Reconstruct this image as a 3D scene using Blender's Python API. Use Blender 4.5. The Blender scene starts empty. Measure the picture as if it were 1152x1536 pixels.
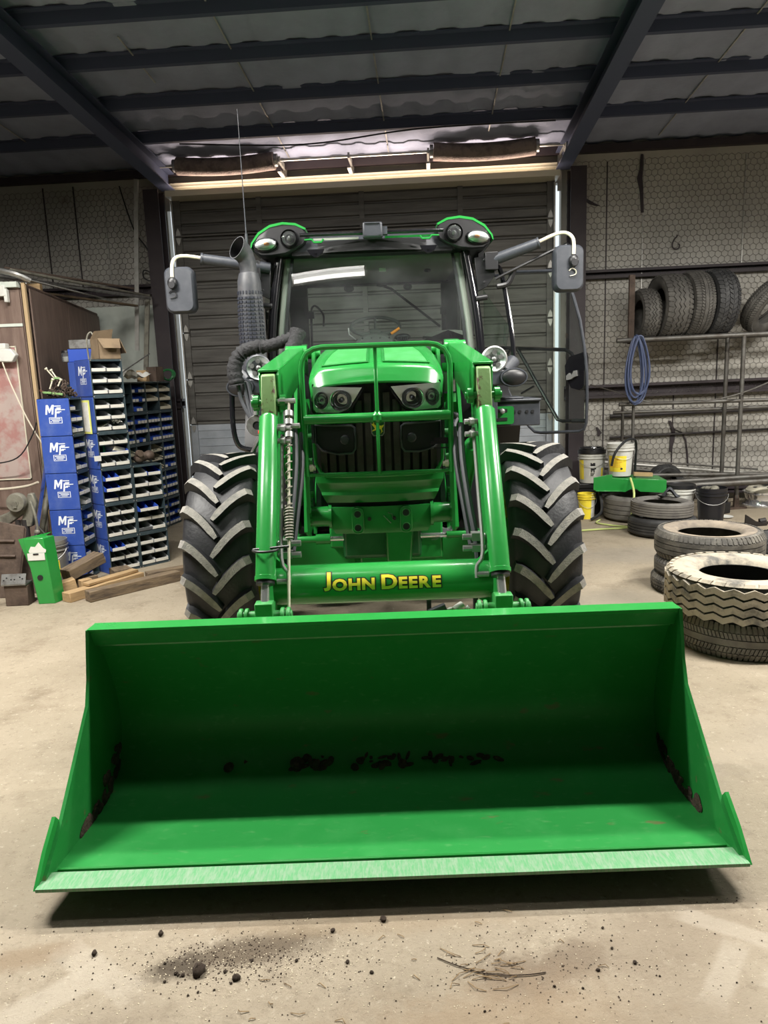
import bpy, bmesh, math, random
from math import sin, cos, pi, radians, sqrt, atan2
from mathutils import Vector, Matrix, Euler
random.seed(7)
SC = bpy.context.scene
COL = SC.collection
# ---------------------------------------------------------------- camera
cam_d = bpy.data.cameras.new('camera'); cam = bpy.data.objects.new('camera', cam_d); COL.objects.link(cam)
cam.location = (0.027, 0, 1.6)
cam.rotation_euler = (Matrix.Rotation(pi/2 - radians(10.2), 3, 'X') @ Matrix.Rotation(-0.037, 3, 'Z')).to_euler()
cam_d.sensor_fit = 'VERTICAL'; cam_d.sensor_height = 24.0; cam_d.lens = 1100*24/1536
cam_d.clip_start = .05; cam_d.clip_end = 200
SC.camera = cam
# ---------------------------------------------------------------- world, exposure, lights
W = bpy.data.worlds.new('daylight'); SC.world = W; W.use_nodes = True
W.node_tree.nodes['Background'].inputs[0].default_value = (.86, .95, 1, 1)
W.node_tree.nodes['Background'].inputs[1].default_value = 1.1
SC.view_settings.view_transform = 'Standard'; SC.view_settings.look = 'None'
SC.view_settings.exposure = 0.0; SC.view_settings.gamma = 1.0; SC.view_settings.use_curve_mapping = False
SC.cycles.max_bounces = 8; SC.cycles.diffuse_bounces = 2; SC.cycles.glossy_bounces = 4
SC.cycles.transparent_max_bounces = 12; SC.cycles.caustics_reflective = False; SC.cycles.caustics_refractive = False
SC.cycles.sample_clamp_indirect = 6.0
# shop light fixtures: (x, y, z, yaw, watts); the builder is build_shop_light below
FIXTURES = [(-.74, 2.25, 4.04, 0, 8), (-2.7, 3.30, 3.60, 0, 275), (2.75, 3.30, 3.60, 0, 265),
            (-1.55, 4.35, 3.95, 0, 120), (1.2, 4.35, 3.95, 0, 110), (4.7, 5.9, 3.2, .3, 150)]
DOOR_LEAK_W = 36
LIGHT_COL = (1.0, .965, .90)

BA = .065; BO = Vector((0, 9.28, 0))
BU = Vector((cos(BA), -sin(BA), 0)); BV = Vector((sin(BA), cos(BA), 0))
def Bp(u, v, z): return BO + u*BU + v*BV + Vector((0, 0, z))

def area(name, loc, sx, sy, w, direction, col=(1, 1, 1), spread=pi):
    d = bpy.data.lights.new(name, 'AREA'); d.shape = 'RECTANGLE'; d.size = sx; d.size_y = sy; d.energy = w; d.color = col; d.spread = spread
    o = bpy.data.objects.new(name, d); COL.objects.link(o); o.location = loc
    o.rotation_euler = Vector(direction).to_track_quat('-Z', 'Y').to_euler(); return o
# unseen area lamp standing in for daylight leaking over the overhead door
lk = area('daylight_stand_in', Bp(-.1, -.235, 3.835), 4.3, .06, DOOR_LEAK_W, (0, -.25, 1), (1, .80, .66))
lk.rotation_euler = (Matrix.Rotation(-BA, 3, 'Z') @ Matrix.Rotation(pi + .42, 3, 'X')).to_euler()

# ---------------------------------------------------------------- materials
def mk(name, col, rough=.5, metal=0.0, col2=None, scale=6.0, lo=.45, hi=.65, bump=0.0, bscale=40.0, coat=0.0, spec=.5, rough2=None, detail=5.0, stretch=None):
    m = bpy.data.materials.new(name); m.use_nodes = True
    nt = m.node_tree; b = nt.nodes['Principled BSDF']
    b.inputs['Base Color'].default_value = (*col, 1); b.inputs['Roughness'].default_value = rough; b.inputs['Metallic'].default_value = metal
    b.inputs['Specular IOR Level'].default_value = spec
    if coat: b.inputs['Coat Weight'].default_value = coat; b.inputs['Coat Roughness'].default_value = .08
    tc = nt.nodes.new('ShaderNodeTexCoord'); vec = tc.outputs['Object']
    if stretch:
        mp = nt.nodes.new('ShaderNodeMapping'); mp.inputs['Scale'].default_value = stretch; nt.links.new(vec, mp.inputs[0]); vec = mp.outputs[0]
    if col2 is not None:
        n = nt.nodes.new('ShaderNodeTexNoise'); n.inputs['Scale'].default_value = scale; n.inputs['Detail'].default_value = detail; n.inputs['Roughness'].default_value = .65
        nt.links.new(vec, n.inputs['Vector'])
        r = nt.nodes.new('ShaderNodeMapRange'); r.inputs[1].default_value = lo; r.inputs[2].default_value = hi; nt.links.new(n.outputs['Fac'], r.inputs[0])
        x = nt.nodes.new('ShaderNodeMix'); x.data_type = 'RGBA'; x.inputs[6].default_value = (*col, 1); x.inputs[7].default_value = (*col2, 1)
        nt.links.new(r.outputs[0], x.inputs[0]); nt.links.new(x.outputs[2], b.inputs['Base Color'])
        if rough2 is not None:
            y = nt.nodes.new('ShaderNodeMapRange'); y.inputs[3].default_value = rough; y.inputs[4].default_value = rough2
            nt.links.new(r.outputs[0], y.inputs[0]); nt.links.new(y.outputs[0], b.inputs['Roughness'])
    if bump:
        n2 = nt.nodes.new('ShaderNodeTexNoise'); n2.inputs['Scale'].default_value = bscale; n2.inputs['Detail'].default_value = 6
        nt.links.new(vec, n2.inputs['Vector'])
        bp = nt.nodes.new('ShaderNodeBump'); bp.inputs['Strength'].default_value = bump; bp.inputs['Distance'].default_value = .02
        nt.links.new(n2.outputs['Fac'], bp.inputs['Height']); nt.links.new(bp.outputs[0], b.inputs['Normal'])
    return m

M = {}
M['green'] = mk('green_paint', (.017, .235, .040), .27, col2=(.024, .26, .052), scale=9, lo=.4, hi=.8, coat=.2)
M['green_worn'] = mk('worn_green_paint', (.17, .30, .11), .5, col2=(.08, .03, .022), scale=14, lo=.56, hi=.62, bump=.1)
M['green_old'] = mk('faded_green_paint', (.03, .24, .05), .45, col2=(.05, .27, .08), scale=12)
M['green_dk'] = mk('dark_green_sheet', (.008, .105, .026), .4, col2=(.02, .12, .04), scale=9)
M['yellow'] = mk('yellow_paint', (.62, .42, .01), .4)
M['decal_yellow'] = mk('yellow_decal', (.95, .76, .06), .4)
M['black'] = mk('black_plastic', (.012, .012, .014), .42)
M['black_gloss'] = mk('black_gloss', (.008, .008, .010), .16, coat=.4)
M['dark_grey'] = mk('dark_grey_plastic', (.038, .042, .052), .42, col2=(.05, .054, .064), scale=20)
M['slat'] = mk('grille_brown_black', (.036, .029, .026), .5, col2=(.055, .045, .040), scale=18)
M['rubber'] = mk('tyre_rubber', (.012, .0125, .015), .55, col2=(.050, .050, .052), scale=7, lo=.54, hi=.82, bump=.12, bscale=60)
M['lug'] = mk('dusty_lug_top', (.25, .235, .21), .85, col2=(.15, .145, .135), scale=30, lo=.42, hi=.7, bump=.3, bscale=160)
M['steel'] = mk('bare_steel', (.34, .34, .33), .4, .85, col2=(.22, .21, .2), scale=20)
M['chrome'] = mk('chrome', (.88, .88, .9), .12, .85)
M['zinc'] = mk('zinc_plate', (.36, .36, .35), .4, .6)
M['edge'] = mk('worn_cutting_edge', (.085, .29, .115), .5, col2=(.21, .31, .21), scale=26, lo=.4, hi=.66, stretch=(6, 1, 1))
M['red'] = mk('red_plastic', (.6, .03, .04), .4)
M['orange'] = mk('orange_lens', (.9, .32, .04), .3)
M['liner'] = mk('cab_liner_grey', (.21, .235, .20), .7)
M['liner_dk'] = mk('cab_liner_dark', (.07, .075, .068), .7)
M['cream'] = mk('cream_tube', (.62, .58, .46), .4)
M['hose'] = mk('hose_rubber', (.016, .017, .019), .5)
M['hose_grey'] = mk('grey_hose_sleeve', (.05, .053, .062), .5)
M['cloth'] = mk('black_sleeve_cloth', (.014, .014, .016), .8, bump=.5, bscale=50)
M['stack'] = mk('exhaust_paint', (.045, .047, .055), .5, col2=(.07, .07, .075), scale=16)
M['shield'] = mk('heat_shield', (.028, .031, .042), .38)
M['white'] = mk('white_plastic', (.62, .62, .58), .45, col2=(.55, .54, .5), scale=10, lo=.5, hi=.8)
M['ink_and_shade_black'] = mk('print_and_shade_black', (.01, .01, .012), .5)  # print; also the painted shade of holes and the exhaust throat
M['white_ink'] = mk('white_print', (.72, .76, .82), .6)
M['blue'] = mk('blue_cabinet_paint', (.030, .072, .32), .42, col2=(.075, .12, .34), scale=7, lo=.5, hi=.75)
M['blue_bin'] = mk('blue_bin', (.03, .085, .46), .45)
M['bin_frame'] = mk('bin_frame_steel', (.032, .052, .062), .45, col2=(.05, .07, .08), scale=15)
M['bin_dark'] = mk('bin_grey', (.075, .08, .085), .5)
M['bin_lit'] = mk('bin_side_grey', (.48, .49, .50), .5)
M['bin_label'] = mk('bin_label_white', (.66, .64, .58), .6, col2=(.55, .53, .48), scale=18, lo=.5, hi=.75)
M['box_cream'] = mk('parts_box_cream', (.58, .54, .42), .7)
M['yellow_tape'] = mk('yellow_tape', (.75, .77, .2), .5)
M['paper'] = mk('paper', (.74, .73, .68), .8, col2=(.6, .59, .54), scale=25)
M['cardboard'] = mk('cardboard', (.25, .18, .11), .85, col2=(.19, .135, .085), scale=9)
M['wood_old'] = mk('weathered_timber', (.20, .145, .09), .85, col2=(.075, .055, .04), scale=5, lo=.42, hi=.68, bump=.35, bscale=30, stretch=(1, 7, 7))
M['wood_new'] = mk('fresh_timber', (.43, .29, .15), .75, col2=(.30, .20, .10), scale=5, lo=.42, hi=.7, bump=.15, bscale=30, stretch=(1, 8, 8))
M['plywood'] = mk('dark_stained_plywood', (.135, .088, .070), .6, col2=(.22, .155, .125), scale=4, lo=.4, hi=.75, bump=.1, bscale=12, stretch=(6, 6, .7))
M['trim_wood'] = mk('trim_wood', (.42, .30, .17), .7)
M['drywall'] = mk('green_grey_board', (.56, .60, .54), .85, col2=(.42, .46, .42), scale=3, lo=.42, hi=.7)
M['rust'] = mk('rusty_steel', (.11, .078, .06), .7, .3, col2=(.06, .04, .032), scale=9, bump=.2)
M['grey_iron'] = mk('grey_iron', (.22, .21, .17), .6, .3, col2=(.12, .11, .09), scale=11)
M['dark_iron'] = mk('dark_iron', (.030, .027, .027), .6, .3, col2=(.05, .04, .037), scale=9)
M['girt'] = mk('girt_primer', (.026, .018, .022), .6, col2=(.035, .026, .028), scale=4)
M['purlin'] = mk('purlin_blue_grey', (.060, .072, .125), .6)
M['galv'] = mk('galvanised', (.46, .45, .42), .4, .45, col2=(.34, .33, .3), scale=8)
M['door'] = mk('old_door_sheet', (.13, .125, .112), .55, .25, col2=(.068, .062, .056), scale=3.2, lo=.38, hi=.68, stretch=(.5, 1, 6))
M['door_new'] = mk('pale_door_sheet', (.42, .45, .49), .5, col2=(.34, .37, .41), scale=4)
M['spring'] = mk('dusty_spring', (.24, .19, .165), .9, col2=(.13, .10, .09), scale=10, bump=.5, bscale=70)
M['pipe'] = mk('rack_pipe', (.13, .125, .115), .5, .5, col2=(.08, .07, .06), scale=8)
M['blue_hose'] = mk('blue_air_hose', (.055, .075, .15), .5)
M['lime_hose'] = mk('lime_hose', (.52, .60, .22), .5)
M['black_pail'] = mk('black_pail', (.012, .012, .016), .4)
M['soil'] = mk('dark_soil', (.042, .028, .019), .95, col2=(.075, .05, .032), scale=30, bump=.6, bscale=80)
M['straw'] = mk('straw', (.36, .25, .13), .9, col2=(.2, .13, .07), scale=50)
M['pebble'] = mk('pebble', (.55, .48, .35), .9)
M['tyre_dusty'] = mk('dusty_tyre', (.060, .056, .050), .75, col2=(.20, .185, .155), scale=8, lo=.42, hi=.75, bump=.15, bscale=50)
M['tyre_tan'] = mk('mud_coated_tyre', (.34, .30, .235), .85, col2=(.10, .095, .085), scale=6, lo=.50, hi=.66, bump=.15, bscale=50)
M['tyre_brown'] = mk('brown_rubbed_tyre', (.27, .225, .17), .85, col2=(.13, .11, .09), scale=6, lo=.42, hi=.68)
M['tyre_grey'] = mk('grey_worn_tyre', (.165, .155, .14), .75, col2=(.09, .085, .08), scale=9, lo=.4, hi=.7, bump=.12)
M['tyre_dark'] = mk('dark_tyre', (.026, .026, .027), .65, col2=(.05, .05, .05), scale=9, bump=.1)
M['tyre_rack'] = mk('rack_tyre', (.060, .056, .050), .75, col2=(.10, .094, .084), scale=7, bump=.12)
M['poster'] = mk('faded_poster', (.43, .34, .31), .6, col2=(.38, .19, .175), scale=2.4, lo=.46, hi=.56)
M['cord'] = mk('cream_cord', (.62, .56, .45), .6)

def emit(name, col, s):
    m = bpy.data.materials.new(name); m.use_nodes = True; nt = m.node_tree; nt.nodes.clear()
    e = nt.nodes.new('ShaderNodeEmission'); e.inputs[0].default_value = (*col, 1); e.inputs[1].default_value = s
    o = nt.nodes.new('ShaderNodeOutputMaterial'); nt.links.new(e.outputs[0], o.inputs[0]); return m
M['tube'] = emit('fluorescent_tube', (1, .98, .93), 22)

def glass(name, tint, haze=.0, hazecol=(.7, .72, .75), ior=1.5, rough=0.0):
    m = bpy.data.materials.new(name); m.use_nodes = True; nt = m.node_tree; nt.nodes.clear()
    t = nt.nodes.new('ShaderNodeBsdfTransparent'); t.inputs[0].default_value = (*tint, 1)
    g = nt.nodes.new('ShaderNodeBsdfGlossy'); g.inputs['Roughness'].default_value = rough
    f = nt.nodes.new('ShaderNodeFresnel'); f.inputs[0].default_value = ior
    x = nt.nodes.new('ShaderNodeMixShader'); nt.links.new(f.outputs[0], x.inputs[0]); nt.links.new(t.outputs[0], x.inputs[1]); nt.links.new(g.outputs[0], x.inputs[2])
    out = x.outputs[0]
    if haze:
        d = nt.nodes.new('ShaderNodeBsdfDiffuse'); d.inputs[0].default_value = (*hazecol, 1)
        tc = nt.nodes.new('ShaderNodeTexCoord'); n = nt.nodes.new('ShaderNodeTexNoise'); n.inputs['Scale'].default_value = 3.0; n.inputs['Detail'].default_value = 4
        nt.links.new(tc.outputs['Object'], n.inputs['Vector'])
        r = nt.nodes.new('ShaderNodeMapRange'); r.inputs[1].default_value = .4; r.inputs[2].default_value = .8; r.inputs[3].default_value = haze*.35; r.inputs[4].default_value = haze*1.6
        nt.links.new(n.outputs['Fac'], r.inputs[0])
        y = nt.nodes.new('ShaderNodeMixShader'); nt.links.new(r.outputs[0], y.inputs[0]); nt.links.new(out, y.inputs[1]); nt.links.new(d.outputs[0], y.inputs[2]); out = y.outputs[0]
    o = nt.nodes.new('ShaderNodeOutputMaterial'); nt.links.new(out, o.inputs[0]); return m
M['windshield'] = glass('windshield_glass', (.76, .84, .81), .032)
M['side_glass'] = glass('tinted_side_glass', (.80, .88, .82), .02)
M['lens'] = glass('clear_lens', (.93, .95, .95), .03)
M['jar'] = glass('clear_jar', (.85, .87, .86), .15)
M['reflector'] = mk('lamp_reflector', (.88, .90, .90), .16, .85)
M['lamp_white'] = mk('bright_lamp_bowl', (.66, .68, .68), .25, .3)
M['lamp_body'] = mk('headlight_silver', (.80, .86, .83), .22, .7)

# bucket paint: scratched, with rust and dried soil
def bucket_paint():
    m = mk('bucket_green_paint', (.018, .20, .040), .36, col2=(.034, .235, .058), scale=5, lo=.5, hi=.8, spec=.3)
    nt = m.node_tree; b = nt.nodes['Principled BSDF']; prev = b.inputs['Base Color'].links[0].from_socket
    tc = nt.nodes.new('ShaderNodeTexCoord')
    def layer(prev, col, scale, lo, hi, stretch, amt):
        mp = nt.nodes.new('ShaderNodeMapping'); mp.inputs['Scale'].default_value = stretch; nt.links.new(tc.outputs['Object'], mp.inputs[0])
        n = nt.nodes.new('ShaderNodeTexNoise'); n.inputs['Scale'].default_value = scale; n.inputs['Detail'].default_value = 6; nt.links.new(mp.outputs[0], n.inputs['Vector'])
        r = nt.nodes.new('ShaderNodeMapRange'); r.inputs[1].default_value = lo; r.inputs[2].default_value = hi; r.inputs[4].default_value = amt; nt.links.new(n.outputs['Fac'], r.inputs[0])
        x = nt.nodes.new('ShaderNodeMix'); x.data_type = 'RGBA'; x.inputs[7].default_value = (*col, 1)
        nt.links.new(r.outputs[0], x.inputs[0]); nt.links.new(prev, x.inputs[6]); return x.outputs[2]
    p = layer(prev, (.12, .31, .12), 16, .60, .80, (1.5, 3, 3), .4)
    p = layer(p, (.14, .085, .05), 7, .66, .72, (1, 2, 2), .6)
    nt.links.new(p, b.inputs['Base Color']); return m
M['bucket'] = bucket_paint()

def insulation():
    m = mk('aged_foil_insulation', (.45, .43, .385), .75, col2=(.31, .295, .265), scale=1.1, lo=.35, hi=.7, bump=.55, bscale=9)
    nt = m.node_tree; b = nt.nodes['Principled BSDF']; prev = b.inputs['Base Color'].links[0].from_socket
    tc = nt.nodes.new('ShaderNodeTexCoord'); n = nt.nodes.new('ShaderNodeTexNoise'); n.inputs['Scale'].default_value = 2.2; n.inputs['Detail'].default_value = 8; n.inputs['Roughness'].default_value = .7
    nt.links.new(tc.outputs['Object'], n.inputs['Vector'])
    r = nt.nodes.new('ShaderNodeMapRange'); r.inputs[1].default_value = .62; r.inputs[2].default_value = .74; r.inputs[4].default_value = .7; nt.links.new(n.outputs['Fac'], r.inputs[0])
    x = nt.nodes.new('ShaderNodeMix'); x.data_type = 'RGBA'; x.inputs[7].default_value = (.15, .125, .10, 1); nt.links.new(r.outputs[0], x.inputs[0]); nt.links.new(prev, x.inputs[6]); nt.links.new(x.outputs[2], b.inputs['Base Color'])
    return m
M['insul'] = insulation()
M['ceil'] = mk('ceiling_insulation', (.33, .365, .49), .8, col2=(.245, .27, .365), scale=1.2, lo=.35, hi=.7, bump=.25, bscale=24)
M['wire'] = mk('chicken_wire_metal', (.17, .16, .145), .8)
M['room_dark'] = mk('dark_far_wall', (.22, .21, .20), .9)

def floor_mat():
    m = bpy.data.materials.new('stained_concrete'); m.use_nodes = True; nt = m.node_tree; b = nt.nodes['Principled BSDF']
    b.inputs['Roughness'].default_value = .75; b.inputs['Specular IOR Level'].default_value = .3
    tc = nt.nodes.new('ShaderNodeTexCoord'); V = tc.outputs['Object']
    def noise(scale, detail=6, rough=.6, vec=V):
        n = nt.nodes.new('ShaderNodeTexNoise'); n.inputs['Scale'].default_value = scale; n.inputs['Detail'].default_value = detail; n.inputs['Roughness'].default_value = rough
        nt.links.new(vec, n.inputs['Vector']); return n.outputs['Fac']
    def rng(f, a, b_, c=0., d=1.):
        r = nt.nodes.new('ShaderNodeMapRange'); r.interpolation_type = 'SMOOTHSTEP'
        for i, v in zip((1, 2, 3, 4), (a, b_, c, d)): r.inputs[i].default_value = v
        nt.links.new(f, r.inputs[0]); return r.outputs[0]
    def mix(f, a, col):
        x = nt.nodes.new('ShaderNodeMix'); x.data_type = 'RGBA'; nt.links.new(f, x.inputs[0])
        if isinstance(a, tuple): x.inputs[6].default_value = (*a, 1)
        else: nt.links.new(a, x.inputs[6])
        x.inputs[7].default_value = (*col, 1); return x.outputs[2]
    def mul(a, b_):
        x = nt.nodes.new('ShaderNodeMath'); x.operation = 'MULTIPLY'
        for i, s in enumerate((a, b_)):
            if isinstance(s, float): x.inputs[i].default_value = s
            else: nt.links.new(s, x.inputs[i])
        return x.outputs[0]
    c = mix(rng(noise(.9), .35, .68), (.335, .284, .212), (.27, .228, .166))
    c = mix(rng(noise(2.3, 9, .75), .50, .74), c, (.185, .147, .102))
    c = mix(mul(rng(noise(5.5, 9, .72), .55, .72), .6), c, (.175, .145, .105))
    c = mix(mul(rng(noise(13, 9, .78), .55, .72), .75), c, (.20, .16, .11))
    c = mix(mul(rng(noise(7, 6, .7), .58, .74), .5), c, (.40, .35, .275))
    c = mix(mul(rng(noise(26, 6, .75), .52, .70), .6), c, (.19, .155, .11))
    c = mix(mul(rng(noise(34, 5, .7), .58, .72), .7), c, (.48, .43, .34))
    c = mix(mul(rng(noise(110, 3, .6), .64, .72), .8), c, (.10, .08, .06))
    c = mix(mul(rng(noise(75, 3, .6), .66, .74), .7), c, (.62, .56, .44))
    wob = noise(14, 5, .7)
    def blob(x, y, rot, sx, sy, col, amt, sq=False):
        nonlocal c
        mp = nt.nodes.new('ShaderNodeMapping'); mp.vector_type = 'TEXTURE'; mp.inputs['Location'].default_value = (x, y, 0); mp.inputs['Rotation'].default_value = (0, 0, rot); mp.inputs['Scale'].default_value = (sx, sy, 1)
        nt.links.new(V, mp.inputs[0])
        fl = nt.nodes.new('ShaderNodeVectorMath'); fl.operation = 'MULTIPLY'; fl.inputs[1].default_value = (1, 1, 0); nt.links.new(mp.outputs[0], fl.inputs[0])
        if sq:
            ab = nt.nodes.new('ShaderNodeVectorMath'); ab.operation = 'ABSOLUTE'; nt.links.new(fl.outputs[0], ab.inputs[0])
            sx_ = nt.nodes.new('ShaderNodeSeparateXYZ'); nt.links.new(ab.outputs[0], sx_.inputs[0])
            mx = nt.nodes.new('ShaderNodeMath'); mx.operation = 'MAXIMUM'; nt.links.new(sx_.outputs[0], mx.inputs[0]); nt.links.new(sx_.outputs[1], mx.inputs[1]); d = mx.outputs[0]
        else:
            ln = nt.nodes.new('ShaderNodeVectorMath'); ln.operation = 'LENGTH'; nt.links.new(fl.outputs[0], ln.inputs[0]); d = ln.outputs['Value']
        ad = nt.nodes.new('ShaderNodeMath'); ad.operation = 'MULTIPLY_ADD'; ad.inputs[1].default_value = 1.3 if not sq else 1.0; nt.links.new(wob, ad.inputs[0]); nt.links.new(d, ad.inputs[2])
        c = mix(mul(rng(ad.outputs[0], 1.12 if sq else 1.0, 1.75 if sq else 1.9, 1., 0.), amt), c, col)
    for a in FLOOR_MARKS: blob(*a)
    nt.links.new(c, b.inputs['Base Color'])
    bp = nt.nodes.new('ShaderNodeBump'); bp.inputs['Strength'].default_value = .5; bp.inputs['Distance'].default_value = .012
    nt.links.new(noise(60, 8, .75), bp.inputs['Height']); nt.links.new(bp.outputs[0], b.inputs['Normal'])
    return m
TAN = (.45, .40, .325); DK = (.15, .11, .075)
FLOOR_MARKS = [  # oil and soil stains, and the pale prints a dusty tyre left
    (-.40, 1.86, .2, .26, .07, (.10, .075, .05), .9), (-.60, 1.80, .4, .10, .05, (.06, .045, .03), .9), (.35, 1.72, 0, .16, .10, DK, .8), (.52, 1.78, .2, .12, .07, DK, .8), (.2, 1.5, .3, .5, .2, (.30, .22, .14), .55),
    (-1.05, 1.86, .25, .18, .05, (.22, .16, .10), .7), (.75, 1.6, .3, .25, .2, (.27, .22, .16), .6), (-.1, 1.95, 0, .6, .06, (.26, .2, .13), .5), (.0, 1.45, .1, .7, .22, (.235, .18, .12), .6), (.8, 1.85, .2, .35, .14, (.22, .175, .125), .6), (-.8, 1.55, .2, .3, .12, (.25, .205, .15), .5), (.62, 1.42, 0, .3, .1, (.17, .125, .085), .55),
    (.90, 1.72, .9, .13, .035, TAN, .42, True), (1.0, 1.86, -.55, .17, .035, TAN, .42, True), (.97, 1.50, 1.0, .12, .035, TAN, .42, True), (1.14, 1.62, -.5, .16, .035, TAN, .7, True), (1.17, 1.46, .2, .07, .05, TAN, .7, True),
    (-.82, 1.80, -.6, .16, .045, TAN, .42, True), (-.98, 1.66, .7, .2, .05, TAN, .5, True), (-.9, 1.52, .9, .12, .05, TAN, .45, True),
    (1.75, 3.0, .8, .5, .18, (.24, .205, .16), .5), (1.25, 2.7, .8, .3, .12, (.26, .22, .17), .5), (1.6, 5.0, .2, .5, .3, (.22, .2, .165), .5), (2.3, 6.3, 0, .9, .35, (.22, .2, .17), .5),
]
M['floor'] = floor_mat()
# ---------------------------------------------------------------- mesh builder
class MB:
    def __init__(s): s.v = []; s.f = []; s.mi = []; s.m = 0
    def add(s, vs, fs):
        o = len(s.v); s.v += [Vector(x) for x in vs]
        for f in fs: s.f.append([i + o for i in f]); s.mi.append(s.m)
        return s
    def box(s, c, d, R=None):
        hx, hy, hz = d[0]/2, d[1]/2, d[2]/2; c = Vector(c); vs = []
        for z in (-hz, hz):
            for x, y in ((-hx, -hy), (hx, -hy), (hx, hy), (-hx, hy)):
                p = Vector((x, y, z)); vs.append(c + (R @ p if R else p))
        return s.add(vs, [(3, 2, 1, 0), (4, 5, 6, 7), (0, 1, 5, 4), (1, 2, 6, 5), (2, 3, 7, 6), (3, 0, 4, 7)])
    def bx(s, x0, x1, y0, y1, z0, z1): return s.box(((x0+x1)/2, (y0+y1)/2, (z0+z1)/2), (abs(x1-x0), abs(y1-y0), abs(z1-z0)))
    def prism(s, poly, vec):
        poly = [Vector(p) for p in poly]; vec = Vector(vec); n = len(poly)
        fs = [tuple(range(n))[::-1], tuple(range(n, 2*n))] + [(i, (i+1) % n, n+(i+1) % n, n+i) for i in range(n)]
        return s.add(poly + [p + vec for p in poly], fs)
    def yz(s, pts, x0, x1): return s.prism([(x0, y, z) for y, z in pts], (x1-x0, 0, 0))
    def xz(s, pts, y0, y1): return s.prism([(x, y0, z) for x, z in pts], (0, y1-y0, 0))
    def xy(s, pts, z0, z1): return s.prism([(x, y, z0) for x, y in pts], (0, 0, z1-z0))
    def tube(s, pts, r, n=8, closed=False, cap=True):
        pts = [Vector(p) for p in pts]; N = len(pts); rs = r if isinstance(r, (list, tuple)) else [r]*N
        tang = []
        for i in range(N):
            a = pts[i-1] if (i > 0 or closed) else pts[i]; b = pts[(i+1) % N] if (i < N-1 or closed) else pts[i]
            tang.append((b-a).normalized())
        t = tang[0]; ref = Vector((0, 0, 1)) if abs(t.z) < .9 else Vector((1, 0, 0)); u = (ref - t*ref.dot(t)).normalized(); vs = []
        for i in range(N):
            t = tang[i]; u = (u - t*u.dot(t)).normalized(); w = t.cross(u)
            for k in range(n):
                a = 2*pi*k/n; vs.append(pts[i] + (u*cos(a) + w*sin(a))*rs[i])
        fs = []
        for i in range(N if closed else N-1):
            j = (i+1) % N
            for k in range(n): fs.append((i*n+k, i*n+(k+1) % n, j*n+(k+1) % n, j*n+k))
        if cap and not closed: fs += [tuple(range(n))[::-1], tuple(range((N-1)*n, N*n))]
        return s.add(vs, fs)
    def cyl(s, a, b, r, r2=None, n=16, cap=True): return s.tube([a, b], [r, r if r2 is None else r2], n, cap=cap)
    def lathe(s, prof, o=(0, 0, 0), axis=(0, 0, 1), n=32, closed=False):
        o = Vector(o); ax = Vector(axis).normalized(); ref = Vector((1, 0, 0)) if abs(ax.x) < .9 else Vector((0, 1, 0))
        u = (ref - ax*ref.dot(ax)).normalized(); w = ax.cross(u); vs = []; K = len(prof)
        for i in range(n):
            a = 2*pi*i/n; d = u*cos(a) + w*sin(a)
            for r, h in prof: vs.append(o + d*r + ax*h)
        fs = []
        for i in range(n):
            j = (i+1) % n
            for k in range(K if closed else K-1):
                l = (k+1) % K; fs.append((i*K+k, j*K+k, j*K+l, i*K+l))
        return s.add(vs, fs)
    def ell(s, c, r, nu=16, nv=10, R=None):
        c = Vector(c); vs = []; fs = []
        for j in range(nv+1):
            ph = -pi/2 + pi*j/nv
            for i in range(nu):
                a = 2*pi*i/nu; p = Vector((r[0]*cos(ph)*cos(a), r[1]*cos(ph)*sin(a), r[2]*sin(ph))); vs.append(c + (R @ p if R else p))
        for j in range(nv):
            for i in range(nu): fs.append((j*nu+i, j*nu+(i+1) % nu, (j+1)*nu+(i+1) % nu, (j+1)*nu+i))
        return s.add(vs, fs)
    def grid(s, fn, nu, nv):
        vs = [fn(i/nu, j/nv) for j in range(nv+1) for i in range(nu+1)]
        return s.add(vs, [(j*(nu+1)+i, j*(nu+1)+i+1, (j+1)*(nu+1)+i+1, (j+1)*(nu+1)+i) for j in range(nv) for i in range(nu)])
    def loft(s, rings, cap=True, closed=True):
        n = len(rings[0]); vs = [p for r in rings for p in r]; fs = []
        for i in range(len(rings)-1):
            for k in range(n if closed else n-1): fs.append((i*n+k, i*n+(k+1) % n, (i+1)*n+(k+1) % n, (i+1)*n+k))
        if cap: fs += [tuple(range(n))[::-1], tuple(range((len(rings)-1)*n, len(rings)*n))]
        return s.add(vs, fs)

def rrect(w, h, r, n=4):
    pts = []
    for cx, cy, a0 in ((w/2-r, h/2-r, 0), (-w/2+r, h/2-r, 90), (-w/2+r, -h/2+r, 180), (w/2-r, -h/2+r, 270)):
        for k in range(n+1):
            a = radians(a0 + 90*k/n); pts.append((cx + r*cos(a), cy + r*sin(a)))
    return pts

def mesh_of(name, mb, mats, off=(0, 0, 0), sharp=38):
    me = bpy.data.meshes.new(name); off = Vector(off)
    me.from_pydata([v - off for v in mb.v], [], mb.f)
    for m in (mats if isinstance(mats, (list, tuple)) else [mats]): me.materials.append(m if not isinstance(m, str) else M[m])
    me.polygons.foreach_set('material_index', mb.mi)
    me.validate(); bm = bmesh.new(); bm.from_mesh(me); bmesh.ops.recalc_face_normals(bm, faces=bm.faces); bm.to_mesh(me); bm.free()
    me.polygons.foreach_set('use_smooth', [True]*len(me.polygons)); me.set_sharp_from_angle(angle=radians(sharp)); me.update()
    return me

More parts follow.
